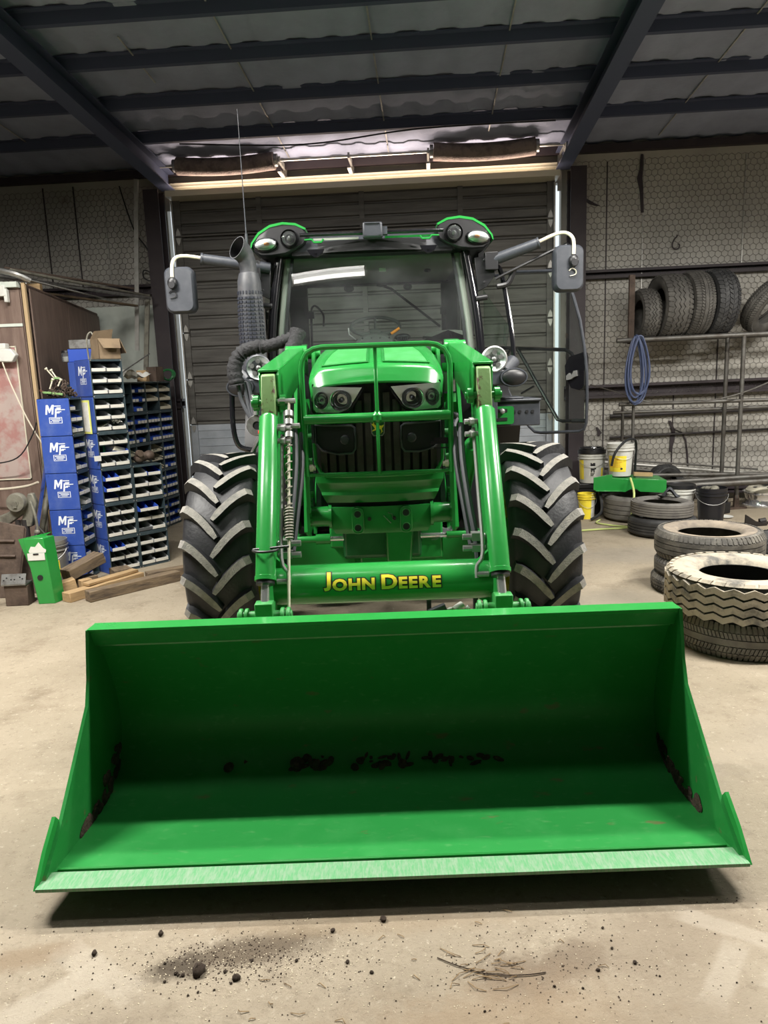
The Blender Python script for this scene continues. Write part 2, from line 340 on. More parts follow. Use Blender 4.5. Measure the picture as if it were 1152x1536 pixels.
def link(name, data, parent=None, loc=None, rot=None):
    o = bpy.data.objects.new(name, data); COL.objects.link(o)
    if parent is not None: o.parent = parent
    if loc is not None: o.location = loc
    if rot is not None: o.rotation_euler = rot
    return o
def obj(name, mb, mats, parent=None, off=(0, 0, 0), loc=None, rot=None, sharp=38, bevel=0):
    o = link(name, mesh_of(name, mb, mats, off, sharp), parent, loc, rot)
    if bevel:
        b = o.modifiers.new('bevel', 'BEVEL'); b.width = bevel; b.segments = 2; b.limit_method = 'ANGLE'; b.angle_limit = radians(40)
    return o
def tag(o, label=None, cat=None, group=None, kind=None):
    if label: o['label'] = label
    if cat: o['category'] = cat
    if group: o['group'] = group
    if kind: o['kind'] = kind
    return o
def thing(name, label, cat, loc=(0, 0, 0), rz=0, group=None, rot=None):
    o = link(name, None, None, loc, rot if rot else (0, 0, rz)); o.empty_display_size = .1
    return tag(o, label, cat, group)
def tagged(name, mb, mats, label, cat, loc=(0, 0, 0), rz=0, group=None, rot=None, **k):
    return tag(obj(name, mb, mats, None, loc=loc, rot=rot if rot else (0, 0, rz), **k), label, cat, group)
def copy_tree(o, parent=None):
    c = o.copy(); COL.objects.link(c)
    if parent is not None: c.parent = parent
    for ch in list(o.children): copy_tree(ch, c)
    return c
def struct(name, mb, mats, parent=None, bframe=False, **k):
    o = obj(name, mb, mats, parent, **k)
    if parent is None: o['kind'] = 'structure'
    if bframe and parent is None: o.location = BO; o.rotation_euler = (0, 0, -BA)
    return o
def text_mesh(body, size, offset=0.0, sx=1.0, shear=0.0):
    c = bpy.data.curves.new('lettering', 'FONT'); c.body = body; c.size = size; c.offset = offset; c.shear = shear; c.align_x = 'CENTER'; c.align_y = 'CENTER'; c.resolution_u = 3
    o = bpy.data.objects.new('lettering', c); COL.objects.link(o); bpy.context.view_layer.update()
    dg = bpy.context.evaluated_depsgraph_get(); me = bpy.data.meshes.new_from_object(o.evaluated_get(dg))
    bpy.data.objects.remove(o); bpy.data.curves.remove(c)
    vs = [Vector((v.co.x*sx, v.co.y, 0)) for v in me.vertices]; fs = [tuple(p.vertices) for p in me.polygons]; bpy.data.meshes.remove(me)
    return vs, fs
def spline(pts, k=6):
    P = [Vector(p) for p in pts]; out = []
    for i in range(len(P)-1):
        p0, p1, p2, p3 = P[max(i-1, 0)], P[i], P[i+1], P[min(i+2, len(P)-1)]
        for j in range(k):
            t = j/k; out.append(.5*((2*p1) + (p2-p0)*t + (2*p0-5*p1+4*p2-p3)*t*t + (3*p1-p0-3*p2+p3)*t**3))
    return out + [P[-1]]
def R3(x=0, y=0, z=0): return Euler((x, y, z)).to_matrix()

# ---------------------------------------------------------------- the setting
mb = MB(); mb.bx(-9, 9, -7, 11.5, -.15, 0)
floor = struct('floor', mb, 'floor')
ZC = lambda v: 4.22 - .054*v          # underside of the roof sheet, v <= 0 towards the camera
# ceiling: ribbed insulation blanket
mb = MB(); NU = 300
def cf(a, b):
    u = -8 + 16*a; v = .15 - 15*b; k = (u/.32) % 1.0
    return Vector((u, v, ZC(v) - (.016 if k < .5 else 0) + .012*sin(u*3.1)*sin(v*2.3)))
mb.grid(cf, NU, 36); mb.bx(-8, 8, -15, .15, 5.3, 5.4)
ceiling = struct('ceiling', mb, 'ceil', bframe=True, sharp=60)
# purlins: Z sections, one mesh shape each
def purlin(v):
    m = MB(); zt = ZC(v) - .012; h = .10
    prof = [(-.05, 0), (.012, 0), (.012, -h+.012), (.055, -h+.012), (.055, -h-.0), (0, -h), (0, -.012), (-.05, -.012)]
    m.prism([(-7.9, v + y, zt + z) for y, z in prof], (15.8, 0, 0)); return m
for v in (-1.06, -1.91, -2.70, -3.40, -4.2, -5.1, -6.2, -7.4, -8.6, -10, -12):
    obj('purlin', purlin(v), 'purlin', ceiling)
mb = MB(); mb.bx(-7.9, 7.9, -.10, -.02, 4.09, 4.17); obj('eave_strut', mb, 'girt', ceiling)
for u, va, vb in ((-.92, -4.2, -.1), (.245, -4.0, -.1), (1.36, -3.4, -.6), (-1.75, -3.0, -2.2), (3.3, -4.5, -.2), (-3.6, -3.6, -.8)):
    m = MB(); m.add([(u-.006, v, ZC(v) - .034) for v in (va, vb)] + [(u+.006, v, ZC(v) - .034) for v in (vb, va)] + [(u-.006, v, ZC(v) - .026) for v in (va, vb)] + [(u+.006, v, ZC(v) - .026) for v in (vb, va)], [(0, 1, 2, 3), (7, 6, 5, 4), (0, 4, 5, 1), (1, 5, 6, 2), (2, 6, 7, 3), (3, 7, 4, 0)]); obj('blanket_seam', m, 'galv', ceiling)
# rafters (I beams) and columns
def ibeam_rafter(u, w=.16, d=.20):
    m = MB()
    def seg(z0f, z1f, hw):
        vs = []
        for v in (-.1, -14.5):
            for x, zf in ((-hw, z0f), (hw, z0f), (hw, z1f), (-hw, z1f)): vs.append((u + x, v, ZC(v) - .012 - zf(v)))
        m.add(vs, [(0, 1, 2, 3), (7, 6, 5, 4), (0, 4, 5, 1), (1, 5, 6, 2), (2, 6, 7, 3), (3, 7, 4, 0)])
    D = lambda v: .10 + d
    seg(lambda v: D(v), lambda v: D(v) - .014, w/2); seg(lambda v: D(v) - .013, lambda v: .10, .006); seg(lambda v: .114, lambda v: .10, w/2); return m
for u in (-2.405, 2.25): obj('rafter', ibeam_rafter(u), 'purlin', ceiling)
def column(u):
    m = MB(); z1 = ZC(0) - .315
    m.bx(u-.09, u+.09, -.28, -.265, 0, z1); m.bx(u-.09, u+.09, -.075, -.06, 0, z1); m.bx(u-.006, u+.006, -.266, -.074, 0, z1)
    m.bx(u-.13, u+.13, -.33, -.03, 0, .015)
    return m
tag(struct('column', column(-2.57), 'girt', bframe=True), 'dark steel column left of the overhead door')
tag(struct('column', column(2.40), 'girt', bframe=True), 'dark steel column right of the overhead door')
# back wall with the door opening
UL, UR, ZT = -2.478, 2.25, 3.80
mb = MB(); mb.bx(-8, UL, 0, .12, 0, 4.4); mb.bx(UR, 8, 0, .12, 0, 4.4); mb.bx(UL, UR, 0, .12, ZT, 4.4)
wall_back = struct('wall_back', mb, 'insul', bframe=True)
def hexwire(u0, u1, z0, z1, v, cell, seed, drop=.03):
    rnd = random.Random(seed); m = MB(); s = cell/sqrt(3); rows = int((z1-z0)/(1.5*s))+1; cols = int((u1-u0)/cell)+1; pt = {}
    def P(u, z):
        k = (round(u, 3), round(z, 3))
        if k not in pt: pt[k] = Vector((u + rnd.uniform(-.005, .005), v - .012 + rnd.uniform(-.006, .006), z + rnd.uniform(-.004, .004)))
        return pt[k]
    def edge(a, b):
        d = (b-a).normalized(); n = Vector((d.z, 0, -d.x))*.0019; q = Vector((0, -.0035, 0))
        m.add([a+n, a-n, a+q, b+n, b-n, b+q], [(0, 2, 5, 3), (2, 1, 4, 5), (1, 0, 3, 4)])
    for r in range(rows):
        for c in range(cols):
            cu = u0 + (c + (.5 if r % 2 else 0))*cell; cz = z0 + r*1.5*s
            if cu > u1 - cell/2 or cz > z1 - s: continue
            a = P(cu - cell/2, cz + s/2); t = P(cu, cz + s); b = P(cu + cell/2, cz + s/2); d = P(cu - cell/2, cz - s/2)
            edge(a, t); edge(t, b); edge(d, a)
    return m
for k, (a, b) in enumerate(((-4.6, UL-.05), (UR+.1, 5.4))):
    w = obj('chicken_wire', hexwire(a, b, .05 if k else 1.6, 4.05, 0, .072, 5+k), 'wire', wall_back); w['kind'] = 'stuff'
def sheetseam(u, z0, z1, w=.012): m = MB(); m.bx(u-w/2, u+w/2, -.012, .0, z0, z1); return m
for u, a, b in ((-4.0, 2.5, 4.05), (-3.25, 2.8, 3.9), (-3.62, 2.8, 4.05), (2.78, .1, 4.0), (3.2, 2.05, 4.05), (4.12, .1, 2.7), (4.35, 2.8, 4.0), (3.62, .1, 1.3), (3.02, .1, 1.2)):
    obj('insulation_seam', sheetseam(u, a, b), 'galv' if u in (3.2, -3.25, 4.35) else 'girt', wall_back)
# tears in the insulation: dark torn flaps
def tear(pts, w): 
    m = MB(); n = len(pts); L = []; Rr = []
    for i, (u, z) in enumerate(pts):
        k = w*(.35 + .65*sin(pi*(i+.4)/n))*random.uniform(.7, 1.2); L.append((u-k, -.006, z)); Rr.append((u+k, -.006, z))
    poly = L + Rr[::-1]; m.prism(poly, (0, -.012, 0)); return m
for pts, w in (([(3.17, 4.06), (3.165, 3.9), (3.15, 3.8), (3.175, 3.65), (3.19, 3.42)], .028), ([(3.58, .98), (3.63, .86), (3.62, .75), (3.60, .6)], .03), ([(3.72, .84), (3.78, .74), (3.80, .6), (3.82, .42)], .014), ([(3.63, .88), (3.72, .84), (3.76, .80)], .012), ([(2.5, 3.62), (2.62, 3.54), (2.68, 3.52)], .03),
                 ([(2.70, .93), (2.74, .86), (2.72, .82)], .02), ([(4.35, .60), (4.42, .62)], .02), ([(3.30, .40), (3.31, .36)], .025)):
    obj('tear', tear(pts, w), 'girt', wall_back)
def girt(u0, u1, z, h, dz=0, d=.11, mat='girt'):
    m = MB(); P = [(0, h/2), (-d, h/2), (-d, h/2-.03), (-.012, h/2-.03), (-.012, -h/2+.03), (-d, -h/2+.03), (-d, -h/2), (0, -h/2)]
    m.add([(u0, v, z + zz) for v, zz in P] + [(u1, v, z + dz + zz) for v, zz in P], [tuple(range(8))[::-1], tuple(range(8, 16))] + [(i, (i+1) % 8, 8+(i+1) % 8, 8+i) for i in range(8)])
    return obj('girt', m, mat, wall_back)
girt(2.30, 7.5, 2.735, .10, .02); girt(2.30, 7.5, 1.36, .16, .05); girt(-7.5, -2.45, 2.80, .12, .0); girt(2.3, 7.5, .12, .08); girt(-7.5, -2.45, 1.4, .12)
def rail(u0, u1, z, dz, r, v=-.05):
    m = MB(); m.cyl((u0, v, z), (u1, v, z+dz), r, n=8); return obj('wall_rail', m, 'dark_iron', wall_back)
rail(2.85, 7.2, 1.06, .07, .024); rail(2.85, 7.2, .80, .1, .013)
# painted board left of the door
mb = MB(); mb.bx(-3.95, -2.68, -.03, -.005, .05, 2.62); obj('painted_board', mb, 'drywall', wall_back)
# other walls, out of the picture but part of the room
mb = MB(); mb.bx(-8.1, -8, -15.1, .12, 0, 5.4); struct('wall_left', mb, 'room_dark', bframe=True)
mb = MB(); mb.bx(6.6, 6.7, -15.1, .12, 0, 5.4); struct('wall_right', mb, 'room_dark', bframe=True)
mb = MB(); mb.bx(-8.1, 8.1, -15.2, -15.1, 0, 5.4); struct('wall_front', mb, 'room_dark', bframe=True)

# ---------------------------------------------------------------- overhead door
DL, DR = -2.385, 2.165
def section(z0, z1, new=False):
    m = MB(); prof = []
    H = z1 - z0 - .006
    ribs = [(0, 0), (.03, 0), (.05, .028), (.16, .028), (.175, .0), (.195, 0), (.21, .022), (.36, .022), (.375, 0), (.395, 0), (.41, .022), (.52, .022), (.535, 0), (.565, 0)] if not new else [(0, 0)] + [q for k in range(5) for q in ((.1*k+.085, 0), (.1*k+.09, .008), (.1*k+.1, .008), (.1*k+.105, 0))] + [(.565, 0)]
    pts = [(-.045 - d, z0 + h*H/.565) for h, d in ribs]
    N = len(pts); vs = [(DL, v, z) for v, z in pts] + [(DR, v, z) for v, z in pts] + [(DL, -.02, z0), (DL, -.02, z0+H), (DR, -.02, z0), (DR, -.02, z0+H)]
    fs = [(i, i+1, N+i+1, N+i) for i in range(N-1)] + [(2*N, 2*N+1, 2*N+3, 2*N+2), (N-1, 2*N+1, 2*N+3, 2*N-1), (0, N, 2*N+2, 2*N)]
    return m.add(vs, fs)
mb = MB(); mb.bx(DL, DR, -.032, -.022, .0, 3.80)
door = struct('door_1', mb, 'door', bframe=True)
zs = [0, .565, 1.13, 1.69, 2.26, 2.825, 3.39, 3.82]
for i in range(7):
    new = i < 2
    p = obj('door_section', section(zs[i], zs[i+1], new), 'door_new' if new else 'door', door)
    p['label'] = 'pale grey door section' if new else 'old grey ribbed door section'
    m = MB()
    for u in (DL, DR-.09): m.bx(u, u+.09, -.088, -.03, zs[i]+.004, zs[i+1]-.004)
    for u in (DL+1.05, -.1, DR-1.1): m.bx(u-.03, u+.03, -.082, -.03, zs[i]+.004, zs[i+1]-.004)
    obj('stile', m, 'door_new' if new else 'door', p)
    m = MB()
    for u in (DL+.05, DR-.05):
        for sg in (-1, 1): m.prism([(u-.03, -.092, zs[i]+.012*sg), (u+.03, -.092, zs[i]+.012*sg), (u+.02, -.092, zs[i]+.06*sg), (u, -.092, zs[i]+.10*sg), (u-.02, -.092, zs[i]+.06*sg)], (0, -.006, 0))
    if i: obj('hinge', m, 'galv', p)
m = MB(); m.bx(DL, DR, -.12, -.085, 3.385, 3.40); obj('strut', m, 'door', door)
for u in (DL+.002, DR-.020):
    m = MB(); m.bx(u, u+.006, -.14, -.095, 0, 3.78); m.bx(u, u+.018, -.145, -.14, 0, 3.78); obj('door_track', m, 'galv', door)
# header channel and torsion springs over the door
m = MB(); m.bx(DL-.0, DR+.02, -.12, -.04, 3.955, 3.975); m.bx(DL, DR+.02, -.06, -.04, 3.85, 3.97); m.bx(DL, DR+.02, -.30, -.04, 3.805, 3.82)
m.bx(DL, DR+.02, -.31, -.30, 3.805, 3.87); m.bx(DL, DR+.02, -.12, -.11, 3.945, 3.995)
obj('header_channel', m, 'cream', door)
m = MB(); m.cyl((DL-.05, -.36, 4.12), (DR+.05, -.36, 4.12), .017, n=8); obj('torsion_shaft', m, 'galv', door)
for u0, u1 in ((-2.2, -1.06), (.76, 1.9)):
    m = MB(); pts = []; rs = []
    for k in range(121):
        t = k/120; pts.append((u0 + (u1-u0)*t, -.36, 4.115 - .03*sin(pi*t))); rs.append(.098 if k % 2 else .094)
    m.tube(pts, rs, 16); obj('torsion_spring', m, 'spring', door, sharp=80)
    m = MB()
    for u in (u0-.02, u1+.02): m.cyl((u-.02, -.36, 4.12), (u+.02, -.36, 4.12), .07, n=16)
    obj('spring_cone', m, 'steel', door)
for u in (DL-.06, -1.0, .70, DR+.06, -.2):
    m = MB(); m.bx(u-.02, u+.02, -.42, -.03, 3.98, 4.0); m.bx(u-.025, u+.025, -.05, -.03, 3.7 if abs(u) > 2 else 3.98, 4.2); m.bx(u-.012, u+.012, -.40, -.05, 4.09, 4.15); obj('bearing_bracket', m, 'galv', door)
for u in (DL-.08, DR+.08):
    m = MB(); m.cyl((u-.02, -.36, 4.12), (u+.02, -.36, 4.12), .085, n=20); m.cyl((u-.026, -.36, 4.12), (u+.026, -.36, 4.12), .05, n=20); obj('cable_drum', m, 'galv', door)
m = MB(); m.tube(spline([Bp(-1.9, -1.15, 4.11)-BO, Bp(-.6, -1.1, 4.05)-BO, Bp(.6, -1.12, 4.13)-BO, Bp(2.0, -1.1, 4.14)-BO]), .008, 6)
tag(obj('ceiling_cable', m, 'hose', None, loc=BO), 'black cable sagging under the roof above the springs', 'cable')
# stained plywood partition left
part = MB(); part.bx(-5.6, -3.02, 6.62, 6.66, 0, 2.54); part.xy([(-3.05, 6.62), (-3.02, 6.62), (-3.44, 9.42), (-3.47, 9.42)], 0, 2.54); part.xy([(-5.6, 6.62), (-3.02, 6.62), (-3.44, 9.42), (-5.6, 9.42)], 2.50, 2.53)
pt = struct('partition', part, 'plywood'); pt['label'] = 'dark plywood partition left of the bins'
def ply(t0, t1, z0, z1):
    a = Vector((-3.01, 6.68, 0)); b = Vector((-3.43, 9.40, 0)); d = b-a; n = Vector((d.y, -d.x, 0)).normalized()*.012
    m = MB(); p, q = a + d*t0, a + d*t1; m.prism([p + Vector((0, 0, z0)), q + Vector((0, 0, z0)), q + Vector((0, 0, z1)), p + Vector((0, 0, z1))], n); return m
for t0, t1 in ((.0, .455), (.46, 1.0)):
    for z0, z1 in ((.02, 1.26), (1.265, 2.5)): obj('plywood_panel', ply(t0, t1, z0, z1), 'plywood', pt)
for x0, x1 in ((-5.6, -4.28), (-4.27, -3.06)):
    m = MB(); m.bx(x0, x1, 6.605, 6.622, .02, 2.18); obj('plywood_panel', m, 'plywood', pt)
m = MB(); m.bx(-5.6, -3.06, 6.605, 6.622, 2.2, 2.5); obj('plywood_panel', m, 'plywood', pt)
m = MB(); m.bx(-3.03, -3.0, 6.59, 6.62, 0, 2.54); obj('corner_trim', m, 'trim_wood', pt)
m = MB(); m.bx(-5.6, -3.05, 6.55, 6.62, 2.50, 2.545); m.bx(-5.6, -3.06, 6.595, 6.61, 2.175, 2.2); obj('top_trim', m, 'drywall', pt)

# ---------------------------------------------------------------- shop lights (out of the picture, over the work)
def build_shop_light(x, y, z, yaw, watts, k):
    t = thing('shop_light', 'twin tube shop light hanging under the roof, ' + k, 'lamp', (x, y, z), yaw)
    m = MB(); m.prism([(-.64, -.16, .0), (-.64, -.10, .07), (-.64, .10, .07), (-.64, .16, 0), (-.64, .15, 0), (-.64, .095, .06), (-.64, -.095, .06), (-.64, -.15, 0)], (1.28, 0, 0)); obj('reflector', m, 'white', t)
    m = MB()
    for q in (-.5, .5): m.tube([(q, 0, .07), (q, 0, max(.10, ZC((Vector((x, y, 0)) - BO).dot(BV)) - .16 - z))], .004, 5)
    obj('chain', m, 'zinc', t)
    for yy in (-.085, .085):
        m = MB(); m.cyl((-.6, yy, .026), (.6, yy, .026), .024, n=10); obj('lamp_tube', m, 'tube', t)
    a = area('shop_light_output', (0, 0, -.004), 1.2, .17, watts, (0, 0, -1), LIGHT_COL); a.parent = t; a.rotation_euler = (0, 0, 0)
    return t
for f, k in zip(FIXTURES, ('above the loader beam', 'on the bins side before the wheels', 'on the tyre side before the wheels', 'on the bins side over the hood', 'on the tyre side over the hood', 'over the aisle beside the tyre rack')): build_shop_light(*f, k)
# ================================================================ the tractor: one thing, everything below is its part
TY = 4.32
tractor = thing('tractor', 'green farm tractor with a front loader, its bucket lowered towards the camera', 'tractor', (.012, TY, 0))
OFF = (0, TY, 0)
def T(name, mb, mats, parent=None, label=None, **k):
    o = obj(name, mb, mats, parent or tractor, OFF, **k)
    if label: o['label'] = label
    return o
SIDES = (-1, 1)

# ---- bucket
inner = [(2.60, .72), (2.66, .65), (2.72, .54), (2.765, .43), (2.787, .33), (2.79, .25), (2.765, .17), (2.71, .105), (2.62, .065), (2.50, .055), (2.30, .072), (2.05, .098)]
BW = 1.083
def offp(p, d):
    out = []
    for i, q in enumerate(p):
        a = Vector(p[max(i-1, 0)]); b = Vector(p[min(i+1, len(p)-1)]); t = (b-a).normalized(); n = Vector((-t.y, t.x)); out.append((q[0]+n.x*d, q[1]+n.y*d))
    return out
outer = offp(inner, .009)
m = MB(); m.yz(inner + outer[::-1], -BW, BW)
bucket = T('bucket', m, 'bucket', sharp=50)
for s in SIDES:
    poly = [(2.04, .09), (2.185, .19), (2.29, .285), (2.50, .475), (2.535, .56), (2.575, .735), (2.62, .735)] + [(y+.012, z) for y, z in outer[1:10]] + [(2.3, .055), (2.06, .082)]
    m = MB(); m.yz(poly, s*BW, s*(BW+.012)); T('side_plate', m, 'bucket', bucket)
    m = MB(); m.yz([(2.02, .092), (2.10, .17), (2.19, .235), (2.215, .205), (2.20, .10), (2.06, .075)], s*(BW+.012), s*(BW+.024)); T('wear_corner', m, 'green', bucket)
    m = MB(); 
    for k in range(46):
        y = random.uniform(2.33, 2.74); zf = .068 + max(0, y-2.62)*.45; up = random.random()**2*(.09 if y > 2.55 else .035)
        m.ell((s*(BW-.002), y, zf + up), (.004, random.uniform(.012, .035), random.uniform(.008, .028)), 7, 4, R3(random.uniform(-.6, .6), 0, 0))
    o = T('dried_dirt', m, 'soil', bucket); o['kind'] = 'stuff'
m = MB(); m.prism([(-1.096, 2.012, .103), (-1.096, 2.012, .092), (-1.096, 2.10, .083), (-1.096, 2.10, .098)], (2.192, 0, 0)); T('cutting_edge', m, 'edge', bucket, 'worn pale cutting edge')
m = MB(); m.tube([(-1.07, 2.115, .0965), (1.07, 2.115, .0965)], .006, 6); T('weld_bead', m, 'green', bucket)
m = MB(); m.yz([(2.575, .738), (2.655, .738), (2.665, .65), (2.655, .645), (2.645, .722), (2.585, .722)], -BW-.006, BW+.006); T('top_lip', m, 'green', bucket)
m = MB(); m.yz([(2.578, .735), (2.588, .735), (2.625, .668), (2.617, .664)], -BW, BW); T('lip_strip', m, 'bucket', bucket)
m = MB()
for cx, n in ((-.33, 34), (-.28, 14), (-.03, 30), (.05, 16), (.25, 12), (-.62, 4), (.42, 6), (.14, 10), (-.15, 6)):
    for k in range(n): m.ell((cx + random.gauss(0, .055), 2.70 + random.uniform(-.02, .03), .085 + random.uniform(-.02, .035)), (random.uniform(.006, .030), .010, random.uniform(.006, .024)), 7, 5, R3(-.5, random.uniform(-.6, .6), 0))
o = T('dirt_residue', m, 'soil', bucket); o['kind'] = 'stuff'
for s in SIDES:
    for dx in (-.075, .075): m = MB(); m.yz([(2.86, .46), (2.86, .60), (2.92, .625), (2.97, .615), (2.98, .46)], s*.497+dx-.009, s*.497+dx+.009); T('hinge_lug', m, 'green', bucket)

# ---- loader arms, cylinders, crossbeam
AX = .497
for s in SIDES:
    up = [(4.95, 1.845), (4.95, 1.64), (4.75, 1.66), (3.62, 1.47), (3.50, 1.465), (3.47, 1.50), (3.455, 1.64), (3.47, 1.662)]
    m = MB()
    for dx in (-.040, .040): m.yz(up, s*AX+dx-.006, s*AX+dx+.006)
    m.yz([(4.95, 1.850), (3.455, 1.667), (3.455, 1.655), (4.95, 1.838)], s*AX-.048, s*AX+.048)
    low = [(3.66, 1.62), (3.52, 1.66), (3.50, 1.50), (3.10, .74), (3.0, .56), (2.90, .50), (2.88, .42), (2.98, .42), (3.12, .52), (3.30, .72), (3.66, 1.42)]
    m.yz(low, s*AX-.032, s*AX+.032)
    arm = T('loader_arm', m, 'green', bevel=.004)
    m = MB(); m.yz([(3.485, 1.655), (3.43, 1.64), (3.40, 1.55), (3.385, 1.46), (3.43, 1.44), (3.49, 1.47)], s*AX-.032, s*AX+.032); T('worn_link', m, 'green_worn', arm, 'link with worn green paint and rust', bevel=.006)
    m = MB()
    for dx in (-1, 1): m.cyl((s*AX+dx*.05, 3.45, 1.515), (s*AX+dx*.075, 3.45, 1.515), .036, n=20)
    m.cyl((s*AX-.085, 3.45, 1.515), (s*AX+.085, 3.45, 1.515), .017, n=14); T('pivot_pin', m, 'green', arm)
    # tilt cylinder
    a = Vector((s*AX, 3.395, 1.452)); b = Vector((s*AX + s*.004, 3.03, .775)); d = (b-a).normalized()
    m = MB(); m.lathe([(0, -.005), (.034, -.005), (.044, .008), (.044, (b-a).length-.02), (.047, (b-a).length-.018), (.047, (b-a).length), (0, (b-a).length)], a, d, 24)
    cy = T('tilt_cylinder', m, 'green')
    m = MB(); m.cyl(b + d*-.002, b + d*.016, .040, n=20); T('gland', m, 'black', cy)
    m = MB(); m.cyl(b, b + d*.15, .019, n=16); T('piston_rod', m, 'chrome', cy, 'chrome piston rod')
    c = b + d*.135; m = MB(); m.box(c, (.075, .06, .09)); m.cyl(c + Vector((-.115, 0, -.015)), c + Vector((.115, 0, -.015)), .022, n=14)
    for dx in (-.1, -.075, .075, .1): m.cyl(c + Vector((dx-.008, 0, -.015)), c + Vector((dx+.008, 0, -.015)), .034, n=16)
    T('rod_clevis', m, 'green_old', cy, bevel=.004)
    ix = -s*.060     # towards the tractor's middle
    m = MB(); m.tube(spline([(s*AX+ix, 3.36, 1.37), (s*AX+ix, 3.22, 1.10), (s*AX+ix*1.05, 3.075, .86), (s*AX+ix*1.5, 3.06, .80), (s*AX+ix*1.55, 3.045, .75)], 4), .0085, 8); T('hydraulic_line', m, 'zinc', cy)
    for z, y in ((1.40, 3.36), (1.345, 3.34)):
        m = MB(); m.cyl((s*AX+ix*.6, y, z), (s*AX+ix*1.7, y-.01, z), .012, n=8); m.cyl((s*AX+ix*1.0, y, z), (s*AX+ix*1.35, y-.01, z), .018, n=6); T('line_fitting', m, 'zinc', cy)
    m = MB(); m.cyl((s*AX+ix*.7, 3.05, .765), (s*AX+ix*1.6, 3.05, .765), .012, n=8); T('line_fitting', m, 'zinc', cy)
    # bucket level strap / hose on the arm
    m = MB(); m.tube(spline([(s*.40, 3.55, 1.38), (s*.395, 3.45, 1.22), (s*.41, 3.33, 1.02), (s*.43, 3.25, .86), (s*.435, 3.22, .70)], 5), .015, 8)
    m.tube(spline([(s*.375, 3.6, 1.36), (s*.37, 3.5, 1.2), (s*.39, 3.38, 1.0), (s*.41, 3.3, .84)], 5), .012, 8); T('loader_hose', m, 'hose_grey', arm)
    m = MB(); m.box((s*.425, 3.20, .90), (.05, .05, .035)); m.box((s*.425, 3.19, .85), (.05, .05, .03)); m.cyl((s*.36, 3.19, .90), (s*.46, 3.19, .90), .014, n=8); m.cyl((s*.36, 3.18, .85), (s*.46, 3.18, .85), .014, n=8); T('hose_clamp', m, 'zinc', arm)
    # mast that carries the arm
    m = MB()
    for dx in (-.055, .055): m.yz([(4.75, 1.80), (4.98, 1.80), (5.0, 1.6), (4.75, 1.15), (4.62, .72), (4.25, .72), (4.40, 1.15), (4.62, 1.55)], s*.45+dx-.01, s*.45+dx+.01)
    m.bx(s*.39, s*.51, 4.62, 4.66, .75, 1.5); mast = T('loader_mast', m, 'green')
    m = MB(); m.cyl((s*.43, 4.7, 1.78), (s*.56, 4.7, 1.78), .05, n=18); m.cyl((s*.36, 4.86, 1.78), (s*.56, 4.86, 1.78), .03, n=16); T('pivot_boss', m, 'green', mast)
    # inner brace plates by the grille, seen between guard and arm
    m = MB(); m.yz([(3.95, 1.50), (4.15, 1.42), (4.05, .98), (3.80, .80), (3.62, .86), (3.70, 1.05), (3.86, 1.25)], s*.372, s*.390); m.yz([(4.3, 1.36), (4.36, 1.36), (4.28, .8), (4.18, .8)], s*.40, s*.43); T('side_brace', m, 'green')
    m = MB()
    for y, z in ((3.78, 1.20), (3.80, 1.12), (3.76, 1.03), (3.9, 1.32)): m.cyl((s*.372, y, z), (s*.345, y, z), .017, n=10)
    T('brace_bolt', m, 'green_old')
    # lift cylinder under the arm
    m = MB(); a = Vector((s*AX, 3.66, 1.40)); b = Vector((s*AX, 4.4, .9)); m.cyl(a, a + (b-a)*.35, .022, n=14); m.cyl(a + (b-a)*.3, b, .042, n=18); T('lift_cylinder', m, 'green')
m = MB(); m.lathe([(0, -.475), (.088, -.475), (.088, .475), (0, .475)], (0, 3.14, .722), (1, 0, 0), 48)
beam = T('crossbeam', m, 'green')
m = MB(); m.xz([(-.475, .60), (-.41, .64), (-.41, .80), (-.475, .86)], 3.12, 3.15); m.xz([(.475, .60), (.41, .64), (.41, .80), (.475, .86)], 3.12, 3.15); T('gusset', m, 'green', beam)
def wrap_text(parts, r, name, mat, dphi):
    m = MB(); bm = bmesh.new()
    for vs, fs, dx, dy in parts:
        bv = [bm.verts.new((v.x+dx, v.y+dy, 0)) for v in vs]
        for f in fs:
            try: bm.faces.new([bv[i] for i in f])
            except ValueError: pass
    for k in range(-5, 8):
        bmesh.ops.bisect_plane(bm, geom=bm.verts[:]+bm.edges[:]+bm.faces[:], plane_co=(0, k*.008, 0), plane_no=(0, 1, 0))
    bm.verts.index_update(); vs = []
    for v in bm.verts:
        ph = dphi + v.co.y/.088; vs.append((v.co.x, 3.14 - r*cos(ph), .722 + r*sin(ph)))
    m.add(vs, [[v.index for v in f.verts] for f in bm.faces]); bm.free()
    o = T(name, m, mat, beam); return o
def small_caps(off):
    out = []; x = 0
    seq = [('J', 1.28, 0), ('O', 1, 0), ('H', 1, 0), ('N', 1, 0), (None, .45, 0), ('D', 1.28, 0), ('E', 1, 0), ('E', 1, 0), ('R', 1, 0), ('E', 1, 0)]
    size = .066
    for ch, k, _ in seq:
        if ch is None: x += .022; continue
        vs, fs = text_mesh(ch, size*k, off, 1.16); w0 = min(v.x for v in vs); w1 = max(v.x for v in vs); base = min(v.y for v in text_mesh(ch, size*k, 0, 1)[0])
        if ch == 'O': base += .0008
        out.append((vs, fs, x - w0, -base - .024)); x += (w1-w0) + .0065 - (2*off - .006 if off > .004 else 0)*1.0
    return out, x
def place_caps(off, ref=None):
    out, w = small_caps(off); return out, w
LET, WT = small_caps(.0030)
BLK, WB = small_caps(.0072)
